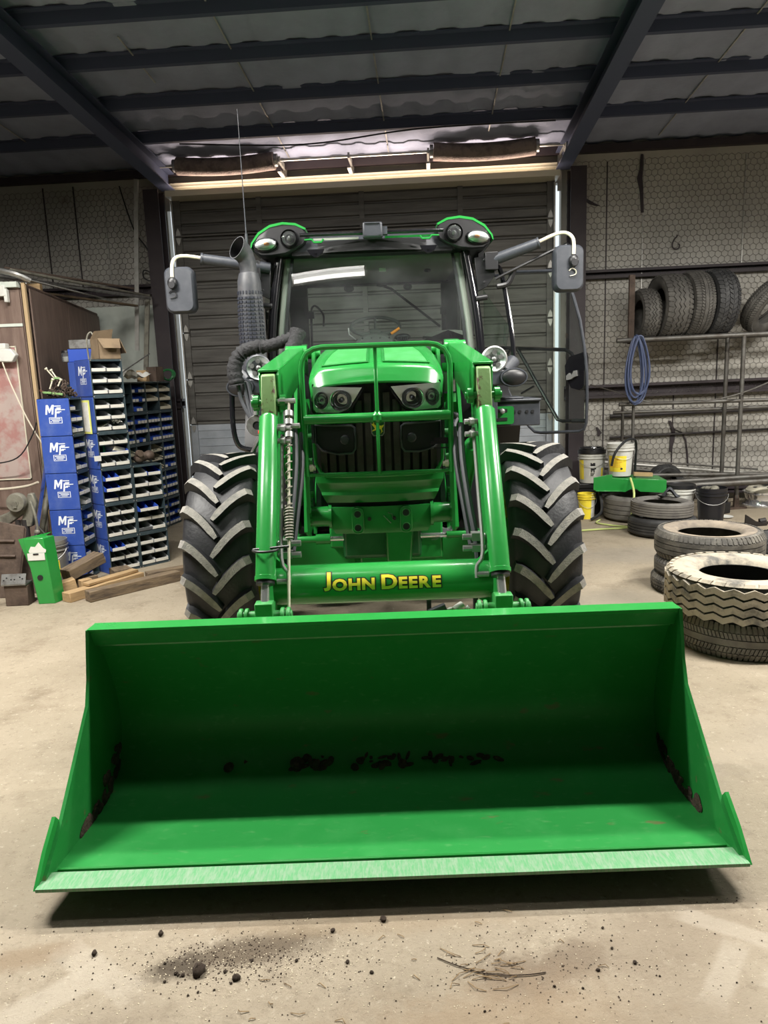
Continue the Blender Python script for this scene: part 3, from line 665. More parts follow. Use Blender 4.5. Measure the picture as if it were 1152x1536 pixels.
# outline letters keep the centres of the yellow ones
def centre(p): xs = [v.x for v in p[0]]; return (min(xs)+max(xs))/2 + p[2]
LET = [(a, b, c - WT/2, d) for a, b, c, d in LET]
BLK = [(a, b, c + centre(L) - centre((a, b, c, d)), d + 0.0) for (a, b, c, d), L in zip(BLK, LET)]
wrap_text(BLK, .0890, 'lettering_outline', 'ink_and_shade_black', .21)
dl = wrap_text(LET, .0896, 'lettering', 'decal_yellow', .21); dl['label'] = 'yellow lettering on the crossbeam'

# ---- level indicator: rod, guide and springs along the left arm
m = MB(); a = Vector((-.405, 3.43, 1.53)); b = Vector((-.402, 2.95, .60)); m.cyl(a, b, .0065, n=8)
rod = T('level_rod', m, 'cream')
def helix(a, b, r, turns, wire, n0=12):
    a, b = Vector(a), Vector(b); ax = (b-a).normalized(); u = ax.orthogonal().normalized(); w = ax.cross(u); P = []
    for k in range(int(turns*n0)+1):
        t = k/(turns*n0); an = 2*pi*turns*t; P.append(a + (b-a)*t + (u*cos(an)+w*sin(an))*r)
    m = MB(); m.tube(P, wire, 5); return m
L = lambda t: a + (b-a)*t
T('loose_spring', helix(L(.12), L(.5), .014, 10, .0035), 'grey_iron', rod)
T('tight_spring', helix(L(.5), L(.64), .017, 11, .0055), 'grey_iron', rod)
m = MB()
for t in (.06, .10, .16): m.cyl(L(t), L(t+.025), .02, n=12)
m.cyl(L(.01)+Vector((-.05, 0, 0)), L(.01)+Vector((.03, 0, 0)), .012, n=8); m.cyl(L(.13)+Vector((-.06, 0, 0)), L(.13)+Vector((.05, 0, 0)), .012, n=8)
m.cyl(L(.985)+Vector((-.05, 0, 0)), L(.985)+Vector((.05, 0, 0)), .022, n=12); m.cyl(L(.985)+Vector((.05, 0, 0)), L(.985)+Vector((.065, 0, 0)), .014, n=6); T('rod_fitting', m, 'zinc', rod)
m = MB(); cc = Vector((-AX, 3.095, .905)); m.tube([cc + Vector((.055*cos(t), -.03-.055*abs(sin(t))*0 - .05*sin(t), .0)) for t in [pi*k/10 for k in range(11)]] + [cc + Vector((.1, -.03, .01))], .006, 6); T('rod_guide', m, 'black', rod)

# ---- hood, grille and nose
HZ = [(3.60, 1.592, .322), (3.646, 1.664, .334), (3.658, 1.673, .335), (3.69, 1.686, .336), (3.80, 1.715, .338), (4.0, 1.752, .340), (4.4, 1.80, .345), (4.9, 1.835, .36), (5.35, 1.86, .38)]
def hz(y):
    for (y0, z0, w0), (y1, z1, w1) in zip(HZ, HZ[1:]):
        if y <= y1: t = (y-y0)/(y1-y0); return z0+(z1-z0)*t, w0+(w1-w0)*t
    return HZ[-1][1:]
def bow(x): return .55*x*x      # the nose bows back towards its sides
def hoodp(x, y):
    zt, w = hz(y); q = min(1, abs(x)/w); return Vector((x, y + bow(x)*max(0, 1-(y-3.6)/.8), zt - .02*q**2 - .05*max(0, (q-.80)/.20)**2))
m = MB(); rings = []
for y in (3.60, 3.605, 3.622, 3.641, 3.646, 3.651, 3.658, 3.67, 3.69, 3.72, 3.75, 3.80, 3.9, 4.0, 4.2, 4.4, 4.65, 4.9, 5.1, 5.35):
    zt, w = hz(y); r = []; sidez = max(1.15, zt - (.02 if y < 3.63 else .06 + (y-3.63)*1.2))
    xs = [w*math.sin(pi/2*k/9) for k in range(-9, 10)]
    top = [hoodp(x, y) for x in xs]
    lo = sidez if y > 3.63 else top[0].z - .012
    r = [Vector((-w*1.0, top[0].y, lo))] + top + [Vector((w*1.0, top[-1].y, lo))]; rings.append(r)
m.loft(rings, cap=False, closed=False)
hood = T('hood', m, 'green', sharp=32); sol = hood.modifiers.new('sheet', 'SOLIDIFY'); sol.thickness = .012; sol.offset = -1
for s in SIDES:
    pts = [(.035, 3.80), (.245, 3.80), (.215, 4.30), (.035, 4.30)] if True else None
    m = MB(); P = []
    def patch(a_, b_):
        y = 3.70 + .60*b_ - bow(s*.15)*.6; x = s*(.04 + (.225 - .05*b_)*a_); p = hoodp(x, y); return p + Vector((0, -.001, .0035))
    m.grid(patch, 6, 6); pn = T('hood_panel', m, 'green_old', hood)
    m = MB(); m.tube([patch(i/6, 0) for i in range(7)] + [patch(1, j/6) for j in range(1, 7)] + [patch(1 - i/6, 1) for i in range(1, 7)] + [patch(0, 1-j/6) for j in range(1, 6)], .006, 5, closed=True); T('panel_rim', m, 'green', pn)
# hood sides (engine side panels behind the guard)
for s in SIDES:
    m = MB(); m.yz([(3.72, 1.60), (5.3, 1.70), (5.3, 1.15), (3.95, 1.12), (3.74, 1.14)], s*.325, s*.338); T('engine_side_panel', m, 'dark_grey')
def FR(x, z, d=0): return Vector((x, 3.635 + bow(x) + (1.60 - z)*-.02 + d + .10*max(0, (1.16 - z)), z))
def front_poly(m, pts, d0, d1):
    f = [FR(x, z, d0) for x, z in pts]; b = [FR(x, z, d1) for x, z in pts]; n = len(pts)
    return m.add(f + b, [tuple(range(n)), tuple(range(n, 2*n))[::-1]] + [(i, (i+1) % n, n+(i+1) % n, n+i) for i in range(n)])
m = MB()
def gr(a_, b_): x = -.318 + .636*a_; z = 1.12 + .475*b_; return FR(x, z, .035)
m.grid(gr, 20, 4)
grille = T('grille', m, 'black')
for i in range(-6, 7):
    x = i*.046; top = 1.575 if abs(i) <= 0 else (1.575 - .035*abs(i) if abs(i) < 4 else 1.435); top = max(top, 1.435); m = MB(); front_poly(m, [(x-.016, 1.135), (x+.016, 1.135), (x+.016, top), (x-.016, top)], .004, .036); T('grille_slat', m, 'slat', grille)
for s in SIDES:
    out = [(.050, 1.585), (.318, 1.592), (.325, 1.46), (.312, 1.438), (.19, 1.432), (.145, 1.445), (.105, 1.485)]
    m = MB(); front_poly(m, [(s*x, z) for x, z in out], -.012, .03); hl = T('headlight', m, 'black_gloss')
    ins = [(.070, 1.568), (.312, 1.580), (.315, 1.470), (.302, 1.455), (.19, 1.449), (.155, 1.460), (.120, 1.495)]
    m = MB(); front_poly(m, [(s*x, z) for x, z in ins], -.014, -.008)
    for v in m.v: v.y += -.036 + (1.58 - v.z)*.25
    T('lamp_housing', m, 'lamp_body', hl)
    for cx, cz, r, ry in ((.175, 1.510, .053, .050), (.272, 1.512, .034, .042)):
        p = FR(s*cx, cz, -.036); m = MB(); m.lathe([(r*.25, .012), (r*.55, .006), (r*.85, -.006), (r, -.012), (r*1.06, -.006), (r*1.08, .01)], (0, 0, 0), (0, 1, 0), 28)
        for v in m.v: v.z *= ry/r
        for i_, v in enumerate(m.v): m.v[i_] = v + p
        T('lamp_reflector', m, 'reflector', hl)
        m = MB(); m.ell(p + Vector((0, -.004, 0)), (r*.24, .012, r*.24), 12, 8); T('bulb', m, 'dark_grey', hl)
        m = MB(); m.lathe([(r*.6, -.010), (r*.66, -.013), (r*.72, -.010)], p, (0, 1, 0), 24); T('reflector_ring', m, 'dark_grey', hl)
    m = MB(); front_poly(m, [(s*x, z) for x, z in ins], -.060, -.057); T('lamp_lens', m, 'lens', hl)
    m = MB(); front_poly(m, [(s*x, z) for x, z in [(.115, 1.375), (.13, 1.385), (.312, 1.39), (.312, 1.30), (.28, 1.262), (.20, 1.245), (.13, 1.25), (.115, 1.27)]], -.008, .01); fl = T('fog_lamp', m, 'black', grille, bevel=.006)
    m = MB(); m.tube([FR(s*x, z, -.012) for x, z in [(.115, 1.375), (.13, 1.385), (.312, 1.39)]] + [FR(s*x, z, -.012) for x, z in [(.312, 1.30), (.28, 1.262), (.20, 1.245), (.13, 1.25), (.115, 1.27), (.112, 1.32)]], .006, 6, closed=True)
    m.lathe([(0, -.012), (.018, -.012), (.024, -.006), (.024, .0)], FR(s*.165, 1.315, -.006), (0, 1, 0), 20); T('fog_lamp_rim', m, 'dark_grey', fl)
# green lip along the bottom of the grille
m = MB(); m.tube([FR(-.322, 1.30, -.006), FR(-.318, 1.20, -.006), FR(-.295, 1.155, -.006)] + [FR(x/10*.27, 1.135, -.008) for x in range(-10, 11)] + [FR(.295, 1.155, -.006), FR(.318, 1.20, -.006), FR(.322, 1.30, -.006)], .009, 8); T('grille_lip', m, 'green', grille)
# emblem
ex, ez = 0.0, 1.372
m = MB(); front_poly(m, [(ex+x*.9, ez+z) for x, z in [(-.040, .035), (-.033, .043), (.033, .043), (.040, .035), (.036, -.028), (.026, -.042), (-.026, -.042), (-.036, -.028)]], -.018, .008); em = T('emblem', m, 'zinc', label='shield emblem with a leaping deer')
m = MB(); front_poly(m, [(ex+x*.78, ez+z*.86) for x, z in [(-.040, .035), (-.033, .043), (.033, .043), (.040, .035), (.036, -.028), (.026, -.042), (-.026, -.042), (-.036, -.028)]], -.020, -.016); T('emblem_field', m, 'green_dk', em)
deer = [(-.024, -.018), (-.018, -.012), (-.016, -.004), (-.022, .002), (-.026, .010), (-.020, .008), (-.014, .006), (-.006, .008), (.004, .006), (.012, .010), (.016, .016), (.020, .022), (.018, .014), (.026, .014), (.022, .008), (.016, .002), (.012, -.004), (.020, -.008), (.026, -.014), (.018, -.012), (.010, -.010), (.004, -.004), (-.006, -.004), (-.012, -.008), (-.014, -.016), (-.008, -.024), (-.014, -.020), (-.019, -.014)]
m = MB()
def fan(m, pts, d):
    bm = bmesh.new(); f = bm.faces.new([bm.verts.new((x, z, 0)) for x, z in pts]); r = bmesh.ops.triangulate(bm, faces=[f]); bm.verts.index_update()
    m.add([FR(ex - v.co.x*1.2, ez + v.co.y*1.35, d) for v in bm.verts], [[v.index for v in q.verts] for q in bm.faces]); bm.free()
fan(m, deer, -.0215); m.tube([FR(ex-.018, ez+.022, -.0215), FR(ex-.010, ez+.032, -.0215), FR(ex-.002, ez+.030, -.0215)], .0016, 4); m.tube([FR(ex-.012, ez+.030, -.0215), FR(ex-.004, ez+.024, -.0215)], .0014, 4); T('leaping_deer', m, 'decal_yellow', em)
# nose cowl below the grille
m = MB(); rings = []
for z, w, d in ((1.135, .325, .0), (1.10, .322, .0), (1.085, .315, .012), (1.05, .300, .02), (1.035, .295, .014), (.995, .275, .03)):
    rings.append([Vector((w*k/8, 3.625 + .5*(w*k/8)**2 + d, z)) for k in range(-8, 9)] + [Vector((w, 3.95, z)), Vector((-w, 3.95, z))])
m.loft(rings); T('nose_cowl', m, 'green', sharp=30)
m = MB(); m.bx(-.27, .27, 3.70, 3.95, .968, 1.0); T('cowl_gap', m, 'black')
# front weight frame
m = MB(); rings = []
for z, w in ((.972, .252), (.96, .258), (.86, .250), (.832, .235)): rings.append([Vector((w*k/6, 3.655 + .35*(w*k/6)**2 + (.0 if z > .85 else .015), z)) for k in range(-6, 7)] + [Vector((w, 4.2, z)), Vector((-w, 4.2, z))])
m.loft(rings[::-1]); ff = T('front_frame', m, 'green', sharp=30)
for x in (-.118, .125):
    pr = rrect(.062, .135, .026, 5); m = MB(); m.xz([(x+a_, .906+b_) for a_, b_ in pr], 3.628, 3.665); bp_ = T('bolt_plate', m, 'green', ff, bevel=.004)
    m = MB(); m.xz([(x+a_*.72, .906+b_*.84) for a_, b_ in pr], 3.622, 3.63); T('plate_face', m, 'green', bp_)
    m = MB()
    for dz in (-.035, .036): m.cyl((x, 3.6195, .906+dz), (x, 3.624, .906+dz), .0165, n=18)
    T('bolt_hole', m, 'ink_and_shade_black', bp_)
    m = MB()
    for dz in (-.035, .036): m.tube([(x+.0185*cos(t), 3.622, .906+dz+.0185*sin(t)) for t in [2*pi*k/18 for k in range(18)]], .0035, 5, closed=True)
    T('hole_rim', m, 'green_old', bp_)
m = MB()
for x in (-.06, .066): m.cyl((x, 3.64, .91), (x, 3.66, .91), .009, n=10)
T('frame_bolt', m, 'dark_iron', ff)
m = MB(); m.tube([(.012, 3.652, .925), (.03, 3.652, .905), (.048, 3.654, .885)], .003, 5); m.tube([(.035, 3.652, .94), (.055, 3.654, .93), (.06, 3.654, .90)], .0025, 5); T('paint_chip', m, 'edge', ff)
for s in SIDES:
    m = MB(); m.lathe([(0, 0), (.052, 0), (.052, .085), (.066, .085), (.066, .10), (0, .10)], (s*.352, 3.72, .92), (-s, 0, 0), 24); T('guard_tube', m, 'green', ff)

# ---- hood guard
m = MB(); r_ = .013
loop = [(-.352, 1.15), (-.352, 1.66), (-.345, 1.70), (-.325, 1.735), (-.29, 1.755), (-.25, 1.762), (.25, 1.762), (.29, 1.755), (.325, 1.735), (.345, 1.70), (.352, 1.66), (.352, 1.15)]
m.tube([(x, 3.555 - (.02 if z > 1.3 else .0), z) for x, z in loop], r_, 8)
guard = T('hood_guard', m, 'green')
m = MB(); m.cyl((-.352, 3.545, 1.425), (.352, 3.545, 1.425), .024, n=16); T('guard_bar', m, 'green', guard)
m = MB(); m.cyl((-.352, 3.56, 1.155), (.352, 3.56, 1.155), .0085, n=8); T('guard_bar', m, 'green', guard)
m = MB(); m.tube([(0, 3.535, 1.762), (0, 3.530, 1.6), (0, 3.53, 1.3), (0, 3.548, 1.15)], .0085, 8); T('guard_bar', m, 'green', guard)
m = MB(); m.lathe([(.0, -.035), (.012, -.03), (.027, -.012), (.027, .012), (.012, .03), (0, .035)], (0, 3.54, 1.425), (0, 0, 1), 14); T('bar_boss', m, 'green', guard)
for s in SIDES:
    m = MB(); m.bx(s*.345, s*.362, 3.545, 3.60, .97, 1.70); m.bx(s*.352, s*.366, 3.56, 3.75, .86, 1.0); T('guard_post', m, 'green', guard)
    m = MB(); m.cyl((s*.31, 3.56, 1.19), (s*.365, 3.56, 1.19), .012, n=8); m.cyl((s*.322, 3.56, 1.19), (s*.338, 3.56, 1.19), .018, n=6); T('guard_bolt', m, 'cream', guard)
m = MB(); m.bx(.27, .345, 3.57, 3.58, 1.285, 1.315); m.bx(.27, .345, 3.57, 3.58, 1.262, 1.268); m.cyl((.262, 3.56, 1.292), (.262, 3.585, 1.292), .010, n=10); T('guard_latch', m, 'black_gloss', guard)

# ---- front axle and running gear
m = MB()
for s in SIDES: m.loft([[Vector((s*.16, y, z)) for y, z in ((4.16, .47), (4.16, .70), (4.46, .70), (4.46, .47))], [Vector((s*.66, y, z)) for y, z in ((4.20, .53), (4.20, .68), (4.42, .68), (4.42, .53))]])
m.lathe([(.0, -.2), (.13, -.2), (.19, -.10), (.20, .05), (.15, .18), (0, .2)], (0, 4.3, .585), (0, 1, 0), 24)
axle = T('front_axle', m, 'green', bevel=.01)
m = MB(); m.bx(.10, .34, 4.02, 4.3, .60, .83); m.xz([(.02, .60), (.16, .60), (.18, .83), (.02, .83)], 3.96, 4.04); T('axle_support', m, 'green', axle, bevel=.012)
m = MB(); m.bx(-.30, -.18, 4.1, 4.4, .66, .84); T('axle_support', m, 'green', axle, bevel=.012)
m = MB(); m.cyl((-.60, 4.02, .735), (-.36, 4.02, .735), .020, n=14); m.cyl((-.37, 4.02, .735), (-.29, 4.02, .735), .030, n=14); T('tie_rod', m, 'green', axle)
m = MB(); m.cyl((.36, 4.02, .735), (.62, 4.02, .735), .020, n=14); T('tie_rod', m, 'green', axle)
m = MB(); m.cyl((-.30, 4.02, .735), (-.20, 4.02, .735), .014, n=10); m.cyl((.2, 4.02, .735), (.37, 4.02, .735), .014, n=10); T('steering_piston', m, 'chrome', axle)
m = MB(); pr = rrect(.075, .075, .015, 3); m.tube([(-.335 + a_, 4.185, .60 + b_) for a_, b_ in pr], .004, 5, closed=True); T('cast_mark', m, 'green', axle)
m = MB(); m.grid(lambda a_, b_: Vector((.22 + .2*a_, 4.0 + .08*b_ + .02*sin(a_*9), .72 + .05*b_ + .012*sin(a_*14 + b_*7))), 10, 6); T('plastic_wrap', m, 'jar', axle)
m = MB(); m.loft([[Vector((w*sx, y, z0 if sz < 0 else z1)) for sx, sz in ((-1, -1), (1, -1), (1, 1), (-1, 1))] for y, w, z0, z1 in ((4.0, .22, .62, 1.1), (4.8, .24, .5, 1.15), (5.6, .27, .42, 1.1), (7.4, .28, .42, 1.15))]); T('engine_block', m, 'green_dk', bevel=.02)
for s in SIDES:
    m = MB(); m.bx(s*.40, s*.68, 5.0, 6.1, .50, 1.12); T('side_tank', m, 'black', bevel=.03)
for s in SIDES:
    m = MB()
    for k in range(6): m.tube(spline([(s*(.37 + .012*k), 4.2 + .05*k, 1.15), (s*(.39 + .014*k), 4.18 + .04*k, .98), (s*(.38 + .02*k), 4.22 + .05*k, .80 - .015*k), (s*.30, 4.5, .72 - .01*k)], 5), .011, 6)
    T('hose_bundle', m, 'hose')
m = MB(); m.lathe([(0, .0), (.038, 0), (.043, .012), (.043, .05), (.0, .05)], (.425, 4.35, 1.635), (0, 0, 1), 20); m.lathe([(0, 0), (.038, .0), (.038, .05), (0, .05)], (.425, 4.35, 1.46), (0, 0, 1), 20); fb = T('filter_bowl', m, 'green')
m = MB(); m.lathe([(.034, 0), (.034, .11), (0, .11)], (.425, 4.35, 1.52), (0, 0, 1), 20); T('bowl_glass', m, 'zinc', fb)
m = MB(); m.tube(spline([(.42, 4.0, 1.38), (.40, 3.95, 1.34), (.41, 3.9, 1.28)]), [.02]*13, 8); m.ell((.415, 3.98, 1.40), (.022, .022, .018), 10, 6); T('grab_lever', m, 'dark_grey')

# ---- wheels
def wheel(cx, cy, R, w, nl, name, lugs=True, rimr=.32):
    s = -1 if cx < 0 else 1
    Rb = R - .042; hw = w/2
    prof = [(rimr, -hw*.70), (rimr+.03, -hw*.86), (rimr+.10, -hw*1.0), (Rb-.13, -hw*1.02), (Rb-.05, -hw*.99), (Rb-.015, -hw*.88), (Rb, -hw*.5), (Rb+.004, 0), (Rb, hw*.5), (Rb-.015, hw*.88), (Rb-.05, hw*.99), (Rb-.13, hw*1.02), (rimr+.10, hw), (rimr+.03, hw*.86), (rimr, hw*.70)]
    m = MB(); m.lathe(prof, (cx, cy, R), (1, 0, 0), 64); tyre = T(name, m, 'rubber', sharp=60)
    m = MB(); m.lathe([(.0, s*.02), (.17, s*.02), (.19, s*.07), (.27, s*.06), (rimr-.02, s*hw*.62), (rimr+.025, s*hw*.78), (rimr+.025, s*hw*.7), (rimr-.04, s*.03), (rimr-.03, -s*hw*.6), (rimr+.025, -s*hw*.78), (rimr+.02, -s*hw*.66), (rimr-.045, -s*hw*.5), (rimr-.055, s*.01), (.0, s*.005)], (cx, cy, R), (1, 0, 0), 40); rim = T('rim', m, 'yellow', tyre)
    m = MB(); m.lathe([(0, -s*.16), (.15, -s*.16), (.17, -s*.02), (0, -s*.02)], (cx, cy, R), (1, 0, 0), 24); T('hub', m, 'green', tyre)
    m = MB()
    if lugs:
        for sd in SIDES:
            for i in range(nl):
                th0 = 2*pi*(i + (.5 if sd > 0 else 0))/nl; st = []
                K = 7
                for k in range(K+1):
                    t = k/K; x = sd*(-.012 + (hw*1.0 + .012)*t)
                    th = th0 - (.30*(1-t)**1.5)          # the V points down at the front of the wheel
                    Rt = R - .006*(abs(x)/hw)**2 - (.028 if t > .97 else 0); st.append((x, th, Rt))
                vs = []; fs = []; mi = []
                for k, (x, th, Rt) in enumerate(st):
                    k0, k1 = max(k-1, 0), min(k+1, K); dx = st[k1][0]-st[k0][0]; da = (st[k1][1]-st[k0][1])*R; ln = sqrt(dx*dx+da*da); nx, na = -da/ln, dx/ln
                    ht = (.017 + .005*(k/K))*(.62 if k == 0 else 1); hb = ht + .014
                    for (h, rr) in ((-hb, Rb-.02 - (.03 if k == K else 0)), (-ht, Rt), (ht, Rt), (hb, Rb-.02 - (.03 if k == K else 0))):
                        xx = x + nx*h; aa = th + na*h/R; vs.append((cx + xx, cy - rr*cos(aa), R + rr*sin(aa)))
                m.m = 0
                for k in range(K):
                    for q in range(3):
                        m.m = 1 if q == 1 else 0
                        if q == 1 and k == 0: m.m = 1
                        fs.append(((k*4+q, k*4+q+1, k*4+q+5, k*4+q+4), m.m))
                o = len(m.v); m.v += [Vector(v) for v in vs]
                for f, mm in fs: m.f.append([q + o for q in f]); m.mi.append(mm)
                for f in ((3, 2, 1, 0), (K*4, K*4+1, K*4+2, K*4+3)): m.f.append([q + o for q in f]); m.mi.append(0)
        T('tread_lugs', m, ['rubber', 'lug'], tyre, 'raised chevron lugs with dusty tops', sharp=30)
    return tyre
wheel(-.882, TY, .605, .375, 19, 'front_tyre'); wheel(.882, TY, .605, .375, 19, 'front_tyre')
wheel(-.88, 6.98, .80, .46, 20, 'rear_tyre', True, .48); wheel(.88, 6.98, .80, .46, 20, 'rear_tyre', True, .48)
for s in SIDES:
    m = MB()
    P = [(6.98 - .93*cos(radians(a)), .80 + .93*sin(radians(a))) for a in range(12, 150, 12)]; Q = [(y, z-.02) for y, z in P][::-1]
    m.yz(P + Q, s*.62, s*1.12); T('rear_fender', m, 'black')
m = MB(); m.cyl((-.88, 6.98, .80), (.88, 6.98, .80), .11, n=20); T('rear_axle', m, 'green_dk')
# ---- cab
m = MB()
def pillar(m, pts, w, d):
    m.loft([[Vector((x+a_, y+b_, z)) for a_, b_ in ((-w/2, -d/2), (w/2, -d/2), (w/2, d/2), (-w/2, d/2))] for x, y, z in pts])
m = MB(); m.bx(-.70, .70, 5.55, 7.0, 1.05, 1.62); m.bx(-.62, .62, 5.40, 5.55, 1.35, 1.74); cab = T('cab', m, 'black')
for s in SIDES:
    m = MB(); m.tube(spline([(s*.655, 5.445, 2.50), (s*.69, 5.415, 2.30), (s*.725, 5.375, 2.05), (s*.745, 5.34, 1.80), (s*.75, 5.32, 1.55)], 5), .032, 10); T('front_pillar', m, 'black_gloss', cab)
for s in SIDES:
    m = MB(); pillar(m, [(s*.60, 5.50, 2.48), (s*.635, 5.465, 2.25), (s*.665, 5.425, 2.0), (s*.685, 5.39, 1.75), (s*.69, 5.37, 1.5)], .055, .06); T('pillar_liner', m, 'liner', cab, 'grey pillar trim', bevel=.012)
    m = MB(); pillar(m, [(s*.57, 5.475, 2.47), (s*.60, 5.44, 2.25), (s*.63, 5.40, 2.0), (s*.645, 5.36, 1.75)], .018, .03); T('window_seal', m, 'black', cab)
    m = MB(); pillar(m, [(s*.70, 7.02, 2.48), (s*.70, 7.0, 2.2), (s*.70, 7.0, 1.6)], .17, .10); T('rear_pillar', m, 'liner_dk', cab, bevel=.03)
    m = MB(); pillar(m, [(s*.80, 6.55, 2.48), (s*.82, 6.5, 2.0), (s*.80, 6.5, 1.5)], .05, .08); T('door_pillar', m, 'black', cab, bevel=.01)
    m = MB(); m.bx(s*.76, s*.80, 5.5, 7.0, 2.44, 2.52); T('side_rail', m, 'black', cab); m = MB(); m.bx(s*.72, s*.80, 5.5, 7.0, 1.45, 1.55); T('side_rail', m, 'black', cab)
m = MB(); m.bx(-.68, .68, 6.98, 7.06, 1.6, 1.83); m.bx(-.68, .68, 6.98, 7.06, 2.46, 2.55); T('rear_window_frame', m, 'black', cab)
m = MB(); m.grid(lambda a_, b_: Vector((-.64 + 1.28*a_, 7.03, 1.82 + .66*b_)), 2, 2); T('rear_window', m, 'side_glass', cab)
# roof
m = MB(); rings = []
for y, w, z0, z1 in ((5.36, .60, 2.50, 2.57), (5.42, .68, 2.49, 2.60), (5.7, .76, 2.48, 2.66), (6.4, .78, 2.48, 2.68), (7.0, .74, 2.48, 2.65), (7.15, .66, 2.5, 2.6)):
    rings.append([Vector((sx*w, y, z)) for sx, z in ((-1, z0), (1, z0), (1, z1-.03), (.93, z1), (-.93, z1), (-1, z1-.03))])
m.loft(rings); roof = T('cab_roof', m, 'dark_grey')
m = MB(); m.grid(lambda a_, b_: Vector((-.66 + 1.32*a_, 5.5 + 1.5*b_, 2.476 - .045*(1-abs(2*a_-1))*sin(pi*b_))), 12, 10); T('headliner', m, 'liner', roof)
m = MB(); 
m.loft([[Vector((x, 5.30 + .25*(x/.6)**2*.6, z)) for x in [(-.56 + 1.12*k/12) for k in range(13)]] for z in (2.485, 2.56)] + [[Vector((x, 5.42, 2.58)) for x in [(-.56 + 1.12*k/12) for k in range(13)]]], cap=False, closed=False)
m.bx(-.56, .56, 5.36, 5.50, 2.475, 2.50); T('visor', m, 'black', roof)
m = MB(); m.cyl((-.49, 5.26, 2.592), (.49, 5.26, 2.592), .013, n=10); T('visor_bar', m, 'black_gloss', roof)
for x0, x1, mt in ((-.40, -.09, 'white'), (.09, .42, 'green')):
    m = MB(); m.box(((x0+x1)/2, 5.275, 2.562), (x1-x0, .012, .013)); T('visor_stripe', m, mt, roof)
for s in SIDES:
    m = MB(); m.tube([(s*.46, 5.27, 2.562), (s*.41, 5.262, 2.562), (s*.395, 5.262, 2.542), (s*.345, 5.262, 2.542), (s*.33, 5.262, 2.562)], .007, 6); T('stripe_clip', m, 'green', roof)
    m = MB(); m.prism([(s*.45, 5.28, 2.50), (s*.33, 5.28, 2.50), (s*.345, 5.28, 2.475), (s*.375, 5.28, 2.452), (s*.405, 5.28, 2.452), (s*.435, 5.28, 2.475)], (0, .03, 0)); m.cyl((s*.39, 5.272, 2.475), (s*.39, 5.29, 2.475), .007, n=8); T('visor_lug', m, 'black_gloss', roof)
m = MB(); m.box((.008, 5.24, 2.60), (.135, .09, .10)); bx_ = T('camera_box', m, 'dark_grey', roof, bevel=.012)
m = MB(); m.box((.008, 5.192, 2.642), (.10, .01, .008)); m.box((.09, 5.24, 2.595), (.035, .06, .05)); m.cyl((-.045, 5.19, 2.57), (-.045, 5.2, 2.57), .006, n=8); m.cyl((.06, 5.19, 2.57), (.06, 5.2, 2.57), .006, n=8); T('box_bracket', m, 'dark_grey', bx_)
for s in SIDES:
    # light pods at the roof corners
    def podring(y, k):
        P = [(.44, 2.60), (.46, 2.645), (.53, 2.678), (.62, 2.683), (.71, 2.665), (.79, 2.62), (.828, 2.56), (.822, 2.51), (.78, 2.478), (.70, 2.475), (.60, 2.485), (.52, 2.515), (.46, 2.55)]
        c = Vector((.64, y, 2.58)); return [Vector((s*(c.x + (x-c.x)*k), y + .10*max(0, x-.62), c.z + (z-c.z)*k)) for x, z in P]
    m = MB(); m.loft([podring(5.315, .93), podring(5.33, .99), podring(5.36, 1.0), podring(5.75, 1.0)]); pod = T('light_pod', m, 'black', roof, sharp=50)
    cap = [(.452, 2.648), (.52, 2.682), (.61, 2.692), (.70, 2.678), (.785, 2.632), (.838, 2.565), (.845, 2.53), (.835, 2.535), (.826, 2.562), (.777, 2.618), (.70, 2.661), (.61, 2.676), (.525, 2.667), (.458, 2.636)]
    m = MB(); m.loft([[Vector((s*x, y + .10*max(0, x-.62), z)) for x, z in cap] for y in (5.312, 5.80)]); m.loft([[Vector((s*x, y, z)) for x, z in ((.50, 2.672), (.61, 2.69), (.70, 2.676), (.70, 2.62), (.5, 2.62))] for y in (5.34, 6.4)]); T('pod_cap', m, 'green', pod)
    px, pz = s*.735, 2.548
    m = MB(); m.ell((px, 5.325, pz), (.088, .03, .050), 28, 10, R3(0, s*.12, 0)); T('marker_bezel', m, 'black_gloss', pod)
    m = MB(); m.ell((px, 5.318, pz), (.077, .032, .041), 24, 10, R3(0, s*.12, 0)); T('marker_reflector', m, 'lamp_white', pod)
    m = MB(); m.ell((px - s*.01, 5.290, pz), (.022, .006, .013), 10, 6); T('marker_bulb', m, 'orange', pod)
    m = MB(); m.ell((px, 5.310, pz), (.079, .034, .043), 24, 10, R3(0, s*.12, 0)); T('marker_lens', m, 'lens', pod)
    qx, qz = s*.568, 2.580
    m = MB(); m.lathe([(.058, -.02), (.064, 0), (.058, .10), (0, .10)], (qx, 5.305, qz), (0, 1, 0), 26); T('work_lamp_bezel', m, 'black_gloss', pod)
    m = MB(); m.lathe([(0, .03), (.018, .028), (.036, .012), (.046, -.006), (.048, -.012)], (qx, 5.305, qz), (0, 1, 0), 24); m.ell((qx, 5.305, qz), (.016, .02, .016), 10, 8); T('work_lamp', m, 'lamp_white', pod)
    m = MB(); m.lathe([(0, -.022), (.03, -.020), (.05, -.012)], (qx, 5.305, qz), (0, 1, 0), 24); T('work_lamp_lens', m, 'lens', pod)
# windshield
def ws(a_, b_):
    w = .60 + .075*(1-b_); x = -w + 2*w*a_; return Vector((x, 5.41 + .020*(x/w)**2 - .136*(1-b_), 1.74 + .76*b_))
m = MB(); m.grid(ws, 16, 8); T('windshield', m, 'windshield', cab, 'windshield with faint streaks')
